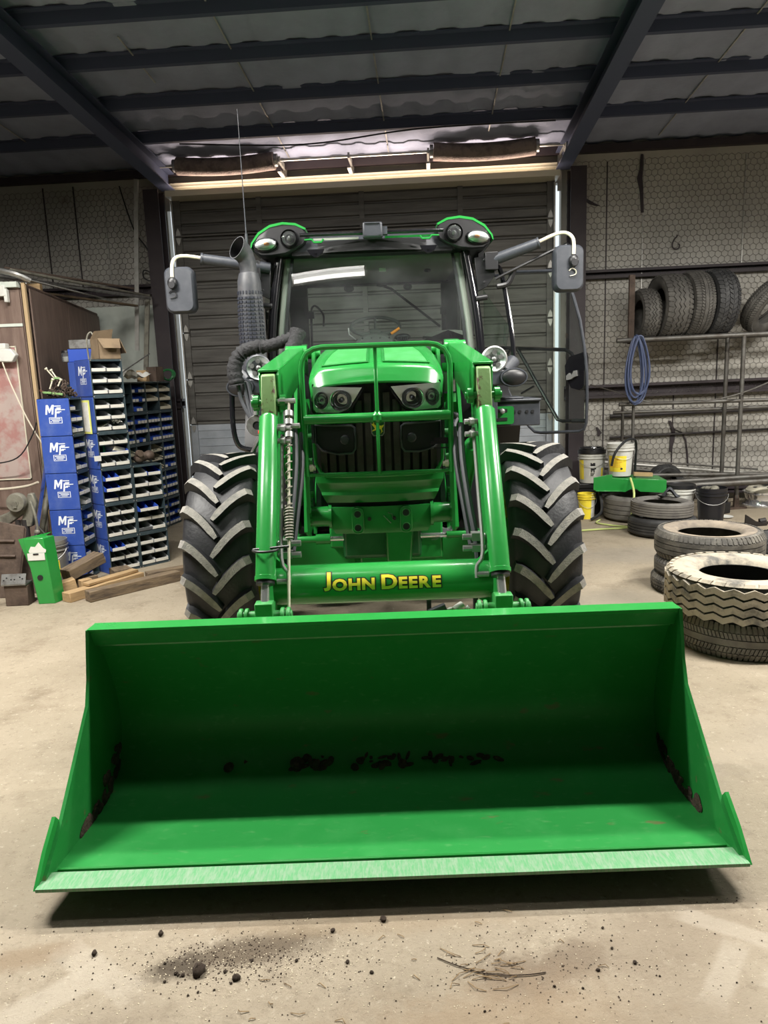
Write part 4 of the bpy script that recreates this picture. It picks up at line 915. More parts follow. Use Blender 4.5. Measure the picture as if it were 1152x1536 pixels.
# left (viewer) side window
m = MB(); m.grid(lambda a_, b_: Vector((-.775 - .02*sin(pi*b_), 5.5 + 1.05*a_, 1.5 + .97*b_)), 2, 6); T('side_window', m, 'side_glass', cab)
for s in SIDES:
    m = MB(); m.grid(lambda a_, b_: Vector((s*.79, 6.58 + .40*a_, 1.55 + .90*b_)), 1, 1); T('quarter_window', m, 'side_glass', cab)
# interior
m = MB(); m.tube([(.19*cos(t), 5.90 + .19*sin(t)*.80, 2.015 + .19*sin(t)*.42) for t in [2*pi*k/32 for k in range(32)]], .014, 8, closed=True); sw = T('steering_wheel', m, 'liner_dk')
m = MB()
for t in (radians(90), radians(215), radians(325)): m.tube([(0, 5.86, 1.965), (.10*cos(t), 5.89 + .10*sin(t)*.8, 1.985 + .10*sin(t)*.42), (.19*cos(t), 5.90 + .19*sin(t)*.8, 2.015 + .19*sin(t)*.42)], .011, 6)
m.ell((0, 5.87, 1.965), (.055, .045, .03), 14, 8); m.cyl((0, 5.87, 1.96), (0, 5.7, 1.6), .035, n=12); T('wheel_hub', m, 'liner_dk', sw)
m = MB(); m.loft([[Vector((w*cos(t), y + .04*sin(t)*0, z0 + h*sin(t))) for t in [pi*k/12 for k in range(13)]] for y, w, z0, h in ((5.68, .125, 1.86, .075), (5.72, .165, 1.85, .105), (5.84, .155, 1.84, .10))]); con = T('instrument_cowl', m, 'liner_dk')
m = MB()
for x in (-.10, -.03, .035, .105): m.ell((x, 5.685, 1.915), (.006, .01, .006), 8, 5)
T('cowl_screw', m, 'black', con)
m = MB(); m.ell((.205, 5.72, 1.915), (.062, .05, .028), 16, 8)
for k in range(6): m.bx(.165 + .014*k, .172 + .014*k, 5.665, 5.68, 1.865, 1.92)
T('control_pod', m, 'black', con)
m = MB(); m.tube([(.12, 5.75, 1.945), (.185, 5.76, 1.985)], .011, 7); T('column_lever', m, 'orange', con)
m = MB(); m.tube([(-.15, 5.75, 1.91), (-.20, 5.76, 1.95), (-.205, 5.77, 2.0)], .006, 6); T('column_stalk', m, 'zinc', con)
m = MB(); m.box((0, 6.62, 1.66), (.46, .13, .28)); m.box((0, 6.45, 1.50), (.48, .42, .12)); T('seat', m, 'black', cab, bevel=.05)
m = MB(); m.loft([[Vector((.60 + .20*cos(t), 6.25 + .12*sin(t)*0, z + .045*sin(t))) for t in [pi*k/10 for k in range(11)]] + [Vector((.40, 6.25, z-.03)), Vector((.80, 6.25, z-.03))][::-1] for z, y in ((1.945, 0),)] * 1 + [[Vector((.60 + .20*cos(t), 6.6, 1.945 + .045*sin(t))) for t in [pi*k/10 for k in range(11)]] + [Vector((.80, 6.6, 1.915)), Vector((.40, 6.6, 1.915))]]); T('side_console', m, 'liner', cab)
m = MB(); m.tube([(.07, 7.0, 2.455), (.16, 7.0, 2.42), (.60, 7.0, 2.07)], .011, 6); m.ell((.07, 7.0, 2.455), (.05, .03, .015), 10, 6); T('rear_wiper', m, 'black_gloss', cab)
for x, pts in ((.625, [(.625, 6.94, 2.21), (.635, 6.94, 2.1), (.64, 6.94, 1.84)]), (-.585, [(-.585, 6.94, 2.20), (-.595, 6.94, 1.84)])):
    m = MB(); m.tube(pts, .011, 6); m.box((x, 6.93, 2.205), (.055, .03, .06)); T('window_latch', m, 'black', cab)
m = MB(); m.tube(spline([(-.585, 6.93, 2.22), (-.57, 6.92, 2.275), (-.53, 6.9, 2.28), (-.47, 6.88, 2.20), (-.475, 6.88, 2.10)], 4), .009, 6); T('window_handle', m, 'black', cab)
m = MB(); m.bx(.045, .095, 5.62, 5.63, 2.385, 2.41); T('cab_sticker', m, 'white', cab)
m = MB(); m.ell((-.22, 6.7, 2.40), (.045, .02, .03), 10, 6); m.ell((.30, 6.8, 2.41), (.04, .02, .03), 10, 6); m.ell((.42, 5.9, 2.42), (.03, .03, .015), 10, 6); T('roof_fitting', m, 'black', cab)
# ---- open door on the viewer's right, hinged at the rear pillar, swung out
HX, HY = .80, 6.85; DD = Vector((1, -1, 0)).normalized(); DN = Vector((1, 1, 0)).normalized()
def dp(s_, z, n_=0): return Vector((HX, HY, z)) + DD*s_ + DN*n_
outl = [(.0, 2.44), (.55, 2.46), (.95, 2.42), (1.06, 2.34), (1.119, 2.20), (1.18, 2.01), (1.22, 1.80), (1.245, 1.59), (1.25, 1.38), (1.245, 1.20), (1.225, 1.145), (1.19, 1.128), (.82, 1.108), (.756, 1.115), (.70, 1.16), (.62, 1.243), (.496, 1.445), (.378, 1.708), (.20, 1.76), (0, 1.78)]
m = MB(); m.add([dp(*q) for q in outl], [tuple(range(len(outl)))]); od = T('open_door', m, 'side_glass', label='glass cab door swung open')
m = MB(); m.tube([dp(*q) for q in outl], .013, 8, closed=True); T('door_seal', m, 'dark_grey', od)
m = MB(); m.tube([dp(.0, 1.845, .03), dp(.415, 1.838, .04), dp(.9, 1.80, .05), dp(1.02, 1.788, .05), dp(1.08, 1.755, .05), dp(1.124, 1.677, .04)], .016, 8); m.tube([dp(.555, 1.82, .045), dp(.953, 1.218, .045), dp(1.0, 1.206, .045), dp(1.19, 1.21, .045)], .016, 8); m.tube([dp(.48, 1.82, .045), dp(.385, 1.69, .045)], .014, 8)
m.tube([dp(.72, 1.50, .045), dp(.60, 1.44, .03)], .01, 6); T('door_rail', m, 'black_gloss', od)
m = MB(); m.loft([[dp(a_, z, n_) for a_, z in ((1.09, 1.73), (1.21, 1.76), (1.225, 1.72), (1.225, 1.50), (1.19, 1.46), (1.11, 1.48), (1.06, 1.56), (1.05, 1.66))] for n_ in (-.01, .06)]); lt = T('door_latch', m, 'black_gloss', od)
m = MB(); m.loft([[dp(a_, z, n_) for a_, z in ((1.075, 1.58), (1.10, 1.60), (1.12, 1.575), (1.14, 1.615), (1.165, 1.62), (1.17, 1.575), (1.14, 1.565), (1.12, 1.55), (1.075, 1.545))] for n_ in (-.03, .065)]); T('latch_plate', m, 'zinc', lt)
m = MB(); m.cyl(dp(1.1, 1.21, .03), dp(1.22, 1.212, .03), .018, n=10); T('door_stop', m, 'black', od)
# grab rail and dark corner glass beside the pillar
m = MB(); m.tube(spline([(.80, 5.45, 2.36), (.865, 5.42, 2.37), (.91, 5.40, 2.30), (.955, 5.36, 2.0), (.975, 5.33, 1.80), (.98, 5.3, 1.52)], 5), .017, 8); T('grab_rail', m, 'black_gloss')
m = MB(); m.prism([(.80, 5.55, 2.22), (.98, 5.60, 1.98), (.96, 5.6, 1.83), (.80, 5.55, 1.82)], (0, .004, 0)); m.prism([(.945, 5.50, 1.95), (.985, 5.50, 2.0), (.985, 5.50, 1.96), (.955, 5.5, 1.80), (.935, 5.5, 1.84)], (0, .02, 0)); T('corner_mirror', m, 'side_glass')
m = MB(); m.tube(spline([(-1.0, 5.12, 1.56), (-1.005, 5.1, 1.35), (-.99, 5.1, 1.22), (-.95, 5.1, 1.17), (-.86, 5.1, 1.15)], 5), .018, 8); T('grab_rail', m, 'black_gloss')
# ---- mirrors
def rounded_head(c, w, h, d, n=5):
    rings = []
    for y, k in ((-d/2, .86), (-d/2+.012, .95), (-d/4, 1.0), (d/2-.01, 1.0), (d/2, .97)):
        rings.append([Vector((c[0]+a_*k, c[1]+y, c[2]+b_*(1-(1-k)*w/h))) for a_, b_ in rrect(w, h, .05, n)])
    m = MB(); m.loft(rings); return m
for s, mc, ai, ao, bend in ((-1, (-1.338, 5.3, 2.262), (-.72, 5.38, 2.40), (-1.185, 5.3, 2.468), [(-1.185, 5.3, 2.474), (-1.28, 5.28, 2.487), (-1.345, 5.27, 2.478), (-1.372, 5.25, 2.43), (-1.378, 5.245, 2.32)]),
                             (1, (1.352, 5.3, 2.312), (.80, 5.38, 2.385), (1.155, 5.3, 2.492), [(1.155, 5.3, 2.50), (1.26, 5.28, 2.54), (1.33, 5.27, 2.545), (1.375, 5.25, 2.50), (1.378, 5.245, 2.40)])):
    m = rounded_head(mc, .205, .31, .10); mir = T('mirror', m, 'dark_grey')
    m = MB(); m.cyl(ai, Vector(ai).lerp(Vector(ao), .98), .040, .036, n=16); m.cyl(Vector(ai).lerp(Vector(ao), .97), ao, .041, n=16); T('mirror_arm', m, 'dark_grey', mir)
    m = MB(); m.tube(spline(bend, 5), .012, 8); T('mirror_tube', m, 'cream', mir, 'pale bent mirror tube')
    m = MB(); m.ell((bend[-1][0], mc[1]-.06, mc[2]+.045), (.035, .03, .042), 14, 8); m.cyl((bend[-1][0], mc[1]-.09, mc[2]+.03), (bend[-1][0], mc[1]-.05, mc[2]+.03), .022, n=14); T('mirror_ball', m, 'black', mir)
    m = MB(); bxx = bend[-1][0]; m.tube(spline([(bxx-.03, mc[1]-.055, mc[2]-.02), (bxx-.01, mc[1]-.06, mc[2]-.005), (bxx+.015, mc[1]-.06, mc[2]-.02), (bxx+.012, mc[1]-.06, mc[2]-.045), (bxx-.025, mc[1]-.058, mc[2]-.055)], 4), .0035, 5); T('mirror_clip', m, 'cream' if s > 0 else 'black', mir)
    m = MB(); m.prism([(s*.715, 5.37, 2.42), (s*.84, 5.36, 2.43), (s*.86, 5.36, 2.30), (s*.80, 5.37, 2.22), (s*.735, 5.38, 2.19)], (0, .03, 0)); m.box((s*.83, 5.37, 2.39), (.09, .08, .12)); m.cyl((s*.72, 5.36, 2.14), (s*.80, 5.36, 2.15), .02, n=10)
    for z in (2.40, 2.25): m.cyl((s*.78, 5.345, z), (s*.78, 5.36, z), .01, n=8)
    T('mirror_bracket', m, 'black', mir, bevel=.006)
    if s > 0:
        m = MB(); m.tube([(.86, 5.36, 2.27), (.95, 5.34, 2.31), (1.28, 5.33, 2.455), (1.34, 5.33, 2.47)], .011, 7); m.tube(spline([(.87, 5.37, 2.22), (.95, 5.37, 2.24), (.99, 5.36, 2.33)], 4), .02, 8); m.ell((1.345, 5.32, 2.465), (.028, .03, .024), 10, 6); T('stay_rod', m, 'black', mir)
# ---- exhaust
ecx, ecy = -.845, 5.2
m = MB(); m.lathe([(0, 1.70), (.088, 1.70), (.090, 2.0), (.080, 2.26), (.078, 2.30), (.066, 2.345), (.058, 2.35)], (ecx, ecy, 0), (0, 0, 1), 28); ex_ = T('exhaust', m, 'stack', sharp=30)
m = MB()
for k in range(14):
    z = 1.84 + .026*k
    for j in range(9):
        a_ = radians(-160 + 140*j/8); r = .088 if z < 2.0 else .088 - (z-2.0)*.03; m.box((ecx + (r+.002)*cos(a_), ecy + (r+.002)*sin(a_), z), (.008, .022, .016), R3(0, 0, a_))
for k in range(22):
    a_ = 2*pi*k/22; m.box((ecx + .083*cos(a_), ecy + .083*sin(a_), 2.215), (.006, .01, .02), R3(0, 0, a_))
T('shield_perforation', m, 'shield', ex_)
# elbow: leans back, then turns to a big slash-cut mouth facing the camera's left
def elbow_ring(k, r):
    c, ax = ELB[k]; c = Vector(c); ax = Vector(ax).normalized(); u = ax.cross(Vector((0, 1, 0))).normalized(); w = ax.cross(u); sx = ELS[k]
    return [c + (u*cos(a)*sx + w*sin(a))*r for a in [2*pi*i/24 for i in range(24)]]
ELB = [((ecx, ecy, 2.33), (0, 0, 1)), ((ecx, ecy, 2.38), (0, 0, 1)), ((ecx-.004, ecy-.004, 2.42), (-.12, -.05, 1)), ((ecx-.016, ecy-.014, 2.455), (-.38, -.2, .95)), ((ecx-.033, ecy-.036, 2.482), (-.52, -.55, .72)), ((ecx-.056, ecy-.07, 2.506), (-.62, -.90, .36))]
ELS = [1, 1, 1.02, 1.08, 1.2, 1.36]
m = MB(); m.loft([elbow_ring(k, .058) for k in range(6)] + [elbow_ring(5, .054)], cap=False)
T('exhaust_elbow', m, 'stack', ex_, sharp=50)
m = MB(); m.loft([elbow_ring(5, .054), elbow_ring(4, .053), elbow_ring(3, .053), elbow_ring(2, .050), elbow_ring(2, .001)], cap=False); T('exhaust_throat', m, 'ink_and_shade_black', ex_)  # black colour paints in the shade inside the mouth
m = MB(); m.tube([(-.915, 5.6, 3.52), (-.912, 5.6, 3.0), (-.91, 5.6, 2.66)], [.0022, .0035, .005], 6); m.cyl((-.91, 5.6, 2.56), (-.91, 5.6, 2.68), .010, n=8); m.tube([(-.91, 5.6, 2.57), (-.83, 5.6, 2.55), (-.74, 5.6, 2.56)], .011, 6); T('antenna', m, 'dark_grey')
# ---- cloth sleeve over the hoses, joystick disc
pts = spline([(-.515, 4.9, 1.905), (-.60, 4.88, 1.87), (-.70, 4.9, 1.845), (-.80, 4.92, 1.84), (-.89, 4.93, 1.80), (-.935, 4.93, 1.71), (-.925, 4.93, 1.60)], 8)
rs = [.036 + .004*sin(i*2.1) + .003*sin(i*3.7) + .016*(i/len(pts)) for i in range(len(pts))]
m = MB(); m.tube(pts, rs, 14); m.tube(spline([(-.50, 4.9, 1.93), (-.53, 4.86, 1.84), (-.575, 4.84, 1.78)], 5), [.055, .056, .05, .05, .048, .045, .05, .045, .04, .04, .035], 12); slv = T('hose_sleeve', m, 'cloth', sharp=70)
m = MB()
for q in (-.02, .02, .05): m.tube(spline([(-.90+q, 4.93, 1.62), (-.885+q, 4.92, 1.52), (-.86+q*.6, 4.9, 1.44), (-.83+q*.3, 4.88, 1.38)], 5), .014, 8)
T('sleeve_hose', m, 'hose_grey', slv)
m = MB(); m.tube(spline([(-.575, 4.83, 1.79), (-.60, 4.81, 1.74), (-.61, 4.8, 1.70)], 4), .02, 8); m.cyl((-.585, 4.83, 1.76), (-.6, 4.81, 1.72), .03, n=10); T('sleeve_fitting', m, 'zinc', slv)
dc = Vector((-.80, 4.86, 1.335)); m = MB(); rings_ = []
m.lathe([(.028, -.006), (.066, -.006), (.070, 0), (.066, .006), (.028, .006)], dc, (0, 1, 0), 28, closed=True); jd = T('coupler_disc', m, 'steel', sharp=30)
m = MB(); m.lathe([(0, 0), (.03, 0)], dc + Vector((0, .004, 0)), (0, 1, 0), 16); m.bx(dc.x-.03, dc.x+.03, dc.y, dc.y+.1, dc.z-.03, dc.z+.03); T('disc_core', m, 'black', jd)
m = MB(); m.ell(dc + Vector((.028, -.02, -.045)), (.022, .022, .022), 12, 8); T('lever_knob', m, 'red', jd)
m = MB(); m.tube([dc + Vector((.015, -.01, -.075)), dc + Vector((-.02, -.02, -.14)), dc + Vector((-.05, -.02, -.19))], [.02, .013, .011], 8); m.tube([dc + Vector((-.045, -.02, -.185)), dc + Vector((-.065, -.02, -.225))], .016, 8); T('coupler_lever', m, 'steel', jd)
m = MB(); m.cyl(dc + Vector((0, .0, .07)), dc + Vector((0, 0, .10)), .018, n=10); m.cyl(dc + Vector((0, 0, .10)), dc + Vector((-.02, .02, .2)), .01, n=8); T('coupler_fitting', m, 'zinc', jd)
# ---- cab front work lights, indicators, platform
for s in SIDES:
    c = Vector((s*.805, 5.10, 1.712)); m = MB(); m.lathe([(0, .09), (.06, .08), (.086, .03), (.090, 0), (.080, -.008)], c, (0, 1, 0), 28); wl = T('work_light', m, 'dark_grey' if s < 0 else 'zinc')
    m = MB(); m.lathe([(0, .035), (.02, .035), (.04, .022), (.065, .008), (.080, -.004)], c, (0, 1, 0), 24); T('light_reflector', m, 'lamp_white', wl)
    m = MB()
    for k in range(5): a_ = radians(90 + 72*k); m.cyl(c + Vector((.045*cos(a_), -.004, .045*sin(a_))), c + Vector((.045*cos(a_), .02, .045*sin(a_))), .016, n=12)
    m.ell(c + Vector((0, .01, 0)), (.02, .015, .02), 10, 6); T('light_element', m, 'steel', wl)
    m = MB(); m.lathe([(0, -.016), (.05, -.012), (.082, -.004)], c, (0, 1, 0), 24); T('light_lens', m, 'lens', wl)
    m = MB(); m.ell((s*.935, 5.10, 1.585), (.098, .05, .066), 26, 12); tl = T('turn_signal', m, 'black')
    m = MB(); m.tube([(s*.935 + .088*cos(t), 5.075, 1.585 + .058*sin(t)) for t in [2*pi*k/26 for k in range(26)]], .006, 6, closed=True); T('signal_rim', m, 'dark_grey', tl)
    m = MB(); m.bx(s*.70, s*.90, 5.10, 5.18, 1.535, 1.64); m.bx(s*.78, s*.83, 5.12, 5.2, 1.3, 1.72); m.cyl((s*.87, 5.14, 1.62), (s*.96, 5.22, 1.70), .05, n=12); T('signal_bracket', m, 'dark_grey', tl, bevel=.01)
m = MB(); m.bx(.74, 1.145, 5.22, 5.6, 1.245, 1.415); m.bx(.74, 1.15, 5.2, 5.62, 1.415, 1.435); m.bx(.80, 1.03, 5.22, 5.5, 1.435, 1.45); plat = T('step_platform', m, 'dark_grey', bevel=.008)
m = MB(); m.yz([(5.3, 1.245), (5.9, 1.245), (5.9, .8), (5.5, .8)], .74, 1.02); T('fender_gusset', m, 'black')
m = MB()
for x in (1.0, 1.05, 1.09): m.cyl((x, 5.214, 1.345), (x, 5.222, 1.345), .012, n=10)
m.bx(.93, .97, 5.214, 5.222, 1.335, 1.355); T('platform_hole', m, 'ink_and_shade_black', plat)
m = MB(); m.xz([(a_+.835, b_+1.325) for a_, b_ in rrect(.235, .125, .018, 4)], 5.185, 5.20); gb_ = T('slotted_bracket', m, 'green')
m = MB()
for x0, x1, z in ((.745, .785, 1.358), (.745, .785, 1.30), (.81, .905, 1.358), (.81, .905, 1.298)): m.bx(x0, x1, 5.180, 5.188, z-.011, z+.011)
T('bracket_slot', m, 'ink_and_shade_black', gb_)
m = MB(); m.cyl((.868, 5.165, 1.355), (.868, 5.186, 1.355), .021, n=6); m.ell((.868, 5.165, 1.355), (.019, .012, .019), 12, 6); T('bracket_nut', m, 'zinc', gb_)
# plug and coupler lying low behind the crossbeam
m = MB(); m.xz([(.20, .47), (.44, .47), (.44, .64), (.42, .64), (.42, .49), (.22, .49), (.22, .64), (.20, .64)], 3.30, 3.34); cp = T('coupler_frame', m, 'black')
m = MB(); m.box((.245, 3.24, .545), (.085, .03, .045), R3(0, -.35, .1)); T('coupler_plug', m, 'hose_grey', cp, bevel=.006)
m = MB(); m.cyl((.32, 3.22, .55), (.36, 3.24, .57), .02, n=10); m.ell((.345, 3.22, .53), (.028, .02, .022), 10, 6); m.cyl((.30, 3.23, .56), (.31, 3.23, .52), .014, n=8); m.cyl((.37, 3.24, .54), (.39, 3.24, .56), .012, n=8); T('coupler_valve', m, 'white', cp)
# ================================================================ left: bolt bin cabinets
def bin_meshes(w, h, d, wall='bin_dark', dividers=0):
    t = .003; lip = h*.42
    m = MB(); m.bx(-w/2, w/2, 0, d, 0, t); m.bx(-w/2, w/2, d-t, d, 0, h)
    for x in (-w/2, w/2-t): m.prism([(x, 0, 0), (x, d, 0), (x, d, h), (x, d*.42, h), (x, 0, lip)], (t, 0, 0))
    for k in range(dividers): x = -w/2 + w*(k+1)/(dividers+1); m.prism([(x, .02, 0), (x, d, 0), (x, d, h), (x, d*.45, h), (x, .02, lip*.8)], (t, 0, 0))
    m.bx(-w/2, w/2, 0, t, 0, lip)
    lb = MB(); lb.bx(-w/2+.004, w/2-.004, -.003, 0, lip*.06, lip*.98)
    return m, lb
BINCACHE = {}
def put_bin(parent, x, y, z, w, h, d, wall='bin_lit', label='bin_label', div=0, pull=0):
    key = (round(w, 3), round(h, 3), round(d, 3), wall, label, div)
    if key not in BINCACHE:
        a, b = bin_meshes(w, h, d, wall, div); BINCACHE[key] = (mesh_of('bin', a, wall), mesh_of('label_strip', b, label))
    A_, B_ = BINCACHE[key]; o = link('bin', A_, parent, (x, y - pull, z)); link('label_strip', B_, o); return o
PRINT = None
def logo_mesh(w, h):
    """white print of an end panel: slanted M over F, three bars, and a framed line of small text"""
    m = MB(); s = .30*w
    def glyph(pts, x, z, gw, gh):
        bm = bmesh.new(); bm.faces.new([bm.verts.new((x + gw*a + .16*gh*b, z + gh*b, 0)) for a, b in pts]); bmesh.ops.triangulate(bm, faces=bm.faces[:]); bm.verts.index_update()
        m.add([(v.co.x, 0, v.co.y) for v in bm.verts], [[v.index for v in f.verts] for f in bm.faces]); bm.free()
    glyph([(0, 0), (0, 1), (.26, 1), (.5, .52), (.74, 1), (1, 1), (1, 0), (.78, 0), (.78, .62), (.55, .16), (.45, .16), (.22, .62), (.22, 0)], -.27*w, .08*h, .25*w, .25*h)
    glyph([(0, 0), (0, 1), (.95, 1), (.95, .84), (.28, .84), (.28, .60), (.8, .60), (.8, .45), (.28, .45), (.28, 0)], (.015)*w, -.005*h + .01*h, .18*w, .225*h)
    for k, (x0, x1) in enumerate(((.03, .24), (.10, .24), (.12, .36), (.12, .24))): z = .285*h - .05*h*k; m.add([(x0*w, 0, z), (x1*w, 0, z), (x1*w, 0, z+.022*h), (x0*w, 0, z+.022*h)], [(0, 1, 2, 3)])
    x0, x1, z0, z1 = -.17*w, .24*w, -.16*h, .0*h
    for a, b, c, d in ((x0, x1, z0, z0+.012*h), (x0, x1, z1-.012*h, z1), (x0, x0+.018*w, z0, z1), (x1-.018*w, x1, z0, z1), (x0+.04*w, x1-.05*w, z0+.11*h, z0+.13*h), (x0+.09*w, x1-.05*w, z0+.07*h, z0+.09*h), (x0+.04*w, x0+.07*w, z0+.035*h, z0+.06*h), (x0+.11*w, x1-.1*w, z0+.035*h, z0+.05*h)):
        m.add([(a, 0, c), (b, 0, c), (b, 0, d), (a, 0, d)], [(0, 1, 2, 3)])
    return m
LOGO = {}
def end_panel(parent, w, h, loc, rz, missing=False):
    key = (round(w, 3), round(h, 3))
    if key not in LOGO:
        a = MB(); a.prism([(x, 0, z) for x, z in rrect(w, h-.006, .006, 2)], (0, .006, 0))
        for sx in SIDES:
            for sz in SIDES: a.cyl((sx*(w/2-.02), -.003, sz*(h/2-.018)), (sx*(w/2-.02), 0, sz*(h/2-.018)), .006, n=8)
        b = logo_mesh(w, h)
        for i, v in enumerate(b.v): b.v[i] = v + Vector((0, -.0015, 0))
        LOGO[key] = (mesh_of('end_panel', a, 'blue'), mesh_of('panel_print', b, 'white_ink'))
    o = link('end_panel', LOGO[key][0], parent, loc, (0, 0, rz))
    if not missing: link('panel_print', LOGO[key][1], o)
    return o
MH = .31
def cabinet(name, label, loc, rz, ncol, nmod, width=.29, depth=.27, endside=None, spec=None, mh=MH, blue=False):
    """bins open towards local -y; local x along the row of bins; z from the floor"""
    t = thing(name, label, 'cabinet', loc, rz)
    W_ = ncol*width; f = MB(); fr = .018
    for k in range(ncol+1): x = k*width; f.bx(x-fr/2 if k else x, x+fr/2 if k < ncol else x, 0, depth, 0, nmod*mh)
    for j in range(nmod+1): f.bx(0, W_, 0, depth, max(0, j*mh-.016), min(nmod*mh, j*mh+.016))
    f.bx(0, W_, depth-.005, depth, 0, nmod*mh)
    obj('frame', f, 'blue' if blue else 'bin_frame', t)
    b = MB()
    for k in range(ncol+1):
        for j in range(nmod+1): b.cyl((min(max(k*width, .01), W_-.01), -.003, min(max(j*mh, .008), nmod*mh-.008)), (min(max(k*width, .01), W_-.01), 0, min(max(j*mh, .008), nmod*mh-.008)), .006, n=6)
    obj('frame_bolt', b, 'zinc', t)
    return t
A47 = radians(47)
rnd = random.Random(3)
def fill(t, ncol, nmod, per, width, depth, style, mh=MH, rows=3):
    """bins of each compartment; style(c, j, r, k) -> None (empty) or options"""
    rh = (mh-.032)/rows
    for c in range(ncol):
        for j in range(nmod):
            sh = MB()
            for r in range(rows):
                z = j*mh + .016 + r*rh
                st = [style(c, j, r, k) for k in range(per)]
                w = (width-.018)/per
                for k in range(per):
                    if st[k] is None: continue
                    o = dict(st[k]); big = o.pop('w', 1)
                    put_bin(t, c*width + .009 + (k + big/2)*w, .006, z+.006, w*big-.006, rh-.022, depth-.03, **o)
                if r: sh.bx(c*width+.009, (c+1)*width-.009, .01, depth-.01, z-.002, z+.002)
            obj('shelf', sh, 'bin_frame', t)
# B: six modules high, two bins wide
E0 = Vector((-2.392, 6.278, 0))
cabB = cabinet('bolt_bin_cabinet', 'tallest blue cabinet of white-fronted bins with a yellow taped sheet', E0, A47, 1, 6)
def stB(c, j, r, k):
    if j == 0 and r == 2: return dict(wall='blue_bin', pull=.04, div=1) if k == 0 else dict(div=1)
    if j == 2 and r in (0, 1, 2) and k == 0: return dict(wall='blue_bin', pull=.05 if r else .0, div=1)
    if j == 3 and r == 1: return None if k else dict(wall='blue_bin', w=2)
    if j == 3 and r == 0: return dict(div=1)
    if j in (1, 3): return dict(div=1)
    return dict(div=1 if (j == 0) else 0)
# module index from the floor: 0 lowest ... 5 top
fill(cabB, 1, 6, 2, .29, .27, lambda c, j, r, k: stB(c, j, r, k))
for j in range(6): end_panel(cabB, .27, MH, (0, .135, MH*(j+.5)), -pi/2, missing=(j == 4)).location = (-.006, .135, MH*(j+.5))
sheet = MB(); sheet.box((0, 0, 0), (.17, .002, .285)); sh_o = obj('taped_sheet', sheet, 'yellow_tape', cabB, loc=(-.014, .135, MH*4.45), rot=(0, 0, -pi/2))
s2 = MB(); s2.box((-.008, -.002, 0), (.135, .002, .25)); obj('paper_sheet', s2, 'paper', sh_o)
m = MB()
for k in range(5): m.bx(-.07 + .02*k, -.066 + .02*k, -.0045, -.0032, -.10, .11 - .03*(k % 2))
m = MB(); m.bx(.09, .11, .1, .16, MH*3.5-.02, MH*3.5+.05); obj('green_tag', m, 'green', cabB); m = MB(); m.box((.2, .1, MH*3.5+.0), (.13, .12, .04), R3(0, .25, .3)); m.box((.1, .12, MH*4+.06), (.12, .1, .006), R3(0, -.4, .2)); obj('loose_parts', m, 'box_cream', cabB)
m = MB()
for k in range(26): m.box((rnd.uniform(.17, .26), rnd.uniform(.02, .12), MH*4 + .085 + rnd.uniform(0, .03)), (.03, .008, .008), R3(rnd.uniform(0, 3), rnd.uniform(0, 3), rnd.uniform(0, 3)))
o = obj('loose_bolts', m, 'white', cabB); o['kind'] = 'stuff'
m = MB(); m.box((-.02, -.012, MH*3.32), (.06, .004, .045)); obj('hanging_tag', m, 'white', cabB)
# C: three modules, beside B
dB = Vector((cos(A47), sin(A47), 0))
cabC = cabinet('bolt_bin_cabinet', 'low blue-grey bin cabinet, half the height of the tall one it joins', E0 + dB*.293, A47, 1, 3)
fill(cabC, 1, 3, 2, .29, .27, lambda c, j, r, k: (None if (j == 1 and r == 2 and k == 1) else dict(wall='blue_bin', pull=.05, div=1, w=1.4)) if (j == 1 and r == 2 and k == 0) else (None if (j == 1 and r == 2) else dict(wall='blue_bin') if (j == 2 and r == 2 and k == 1) else dict(label='bin_dark') if (j == 1 and r == 0 and k == 0) else {}))
# A: five modules, its printed end towards the camera, bins to the right
cabA = cabinet('bolt_bin_cabinet', 'blue bin cabinet by the partition, wide printed end panels towards the camera', (-2.53, 6.115, 0), pi/2, 1, 5, width=.255, depth=.262)
fill(cabA, 1, 5, 2, .255, .262, lambda c, j, r, k: None if rnd.random() < .15 else dict(wall=rnd.choice(['blue_bin', 'bin_lit', 'blue_bin'])))
for j in range(5): end_panel(cabA, .262, MH, (-.006, .131, MH*(j+.5)), -pi/2)
# A2 behind A, blue, only its top shows
m = thing('bolt_bin_cabinet', 'blue cabinet end behind the chain pile, a box on top of it', 'cabinet', (-2.77, 6.76, 0))
f = MB(); f.bx(0, .26, 0, .28, 0, 1.86); obj('frame', f, 'blue', m); 
for j in range(6): end_panel(m, .26, MH, (.13, -.006, MH*(j+.5)), 0)
# D: long cabinet along the aisle behind, many small bins
D0, D1 = Vector((-2.78, 7.05, 0)), Vector((-2.43, 8.76, 0)); dv = D1-D0; LD = dv.length; ad = atan2(dv.y, dv.x)
cabD = cabinet('bolt_bin_cabinet', 'long cabinet of many small blue bins behind, running to the overhead door', D0, ad, 6, 5, width=LD/6, depth=.27, mh=.335)
def stD(c, j, r, k):
    if j == 4:
        if c == 2 or c == 1: return None
        if c in (4, 5): return dict(label='box_cream', wall='box_cream', w=4) if k == 0 and (c + r) % 4 else None
        return None if (k + r) % 3 == 0 else dict(wall='blue_bin')
    if j == 2 and c < 5: return dict(label='box_cream', wall='box_cream', w=4) if k == 0 and not (c == 3 and r == 2) else None
    return dict(wall='blue_bin') if rnd.random() < .93 else None
fill(cabD, 6, 5, 4, LD/6, .27, stD, mh=.335)
m = MB()   # the dark swoosh and text printed on the cream parts boxes
rh = (.335-.032)/3
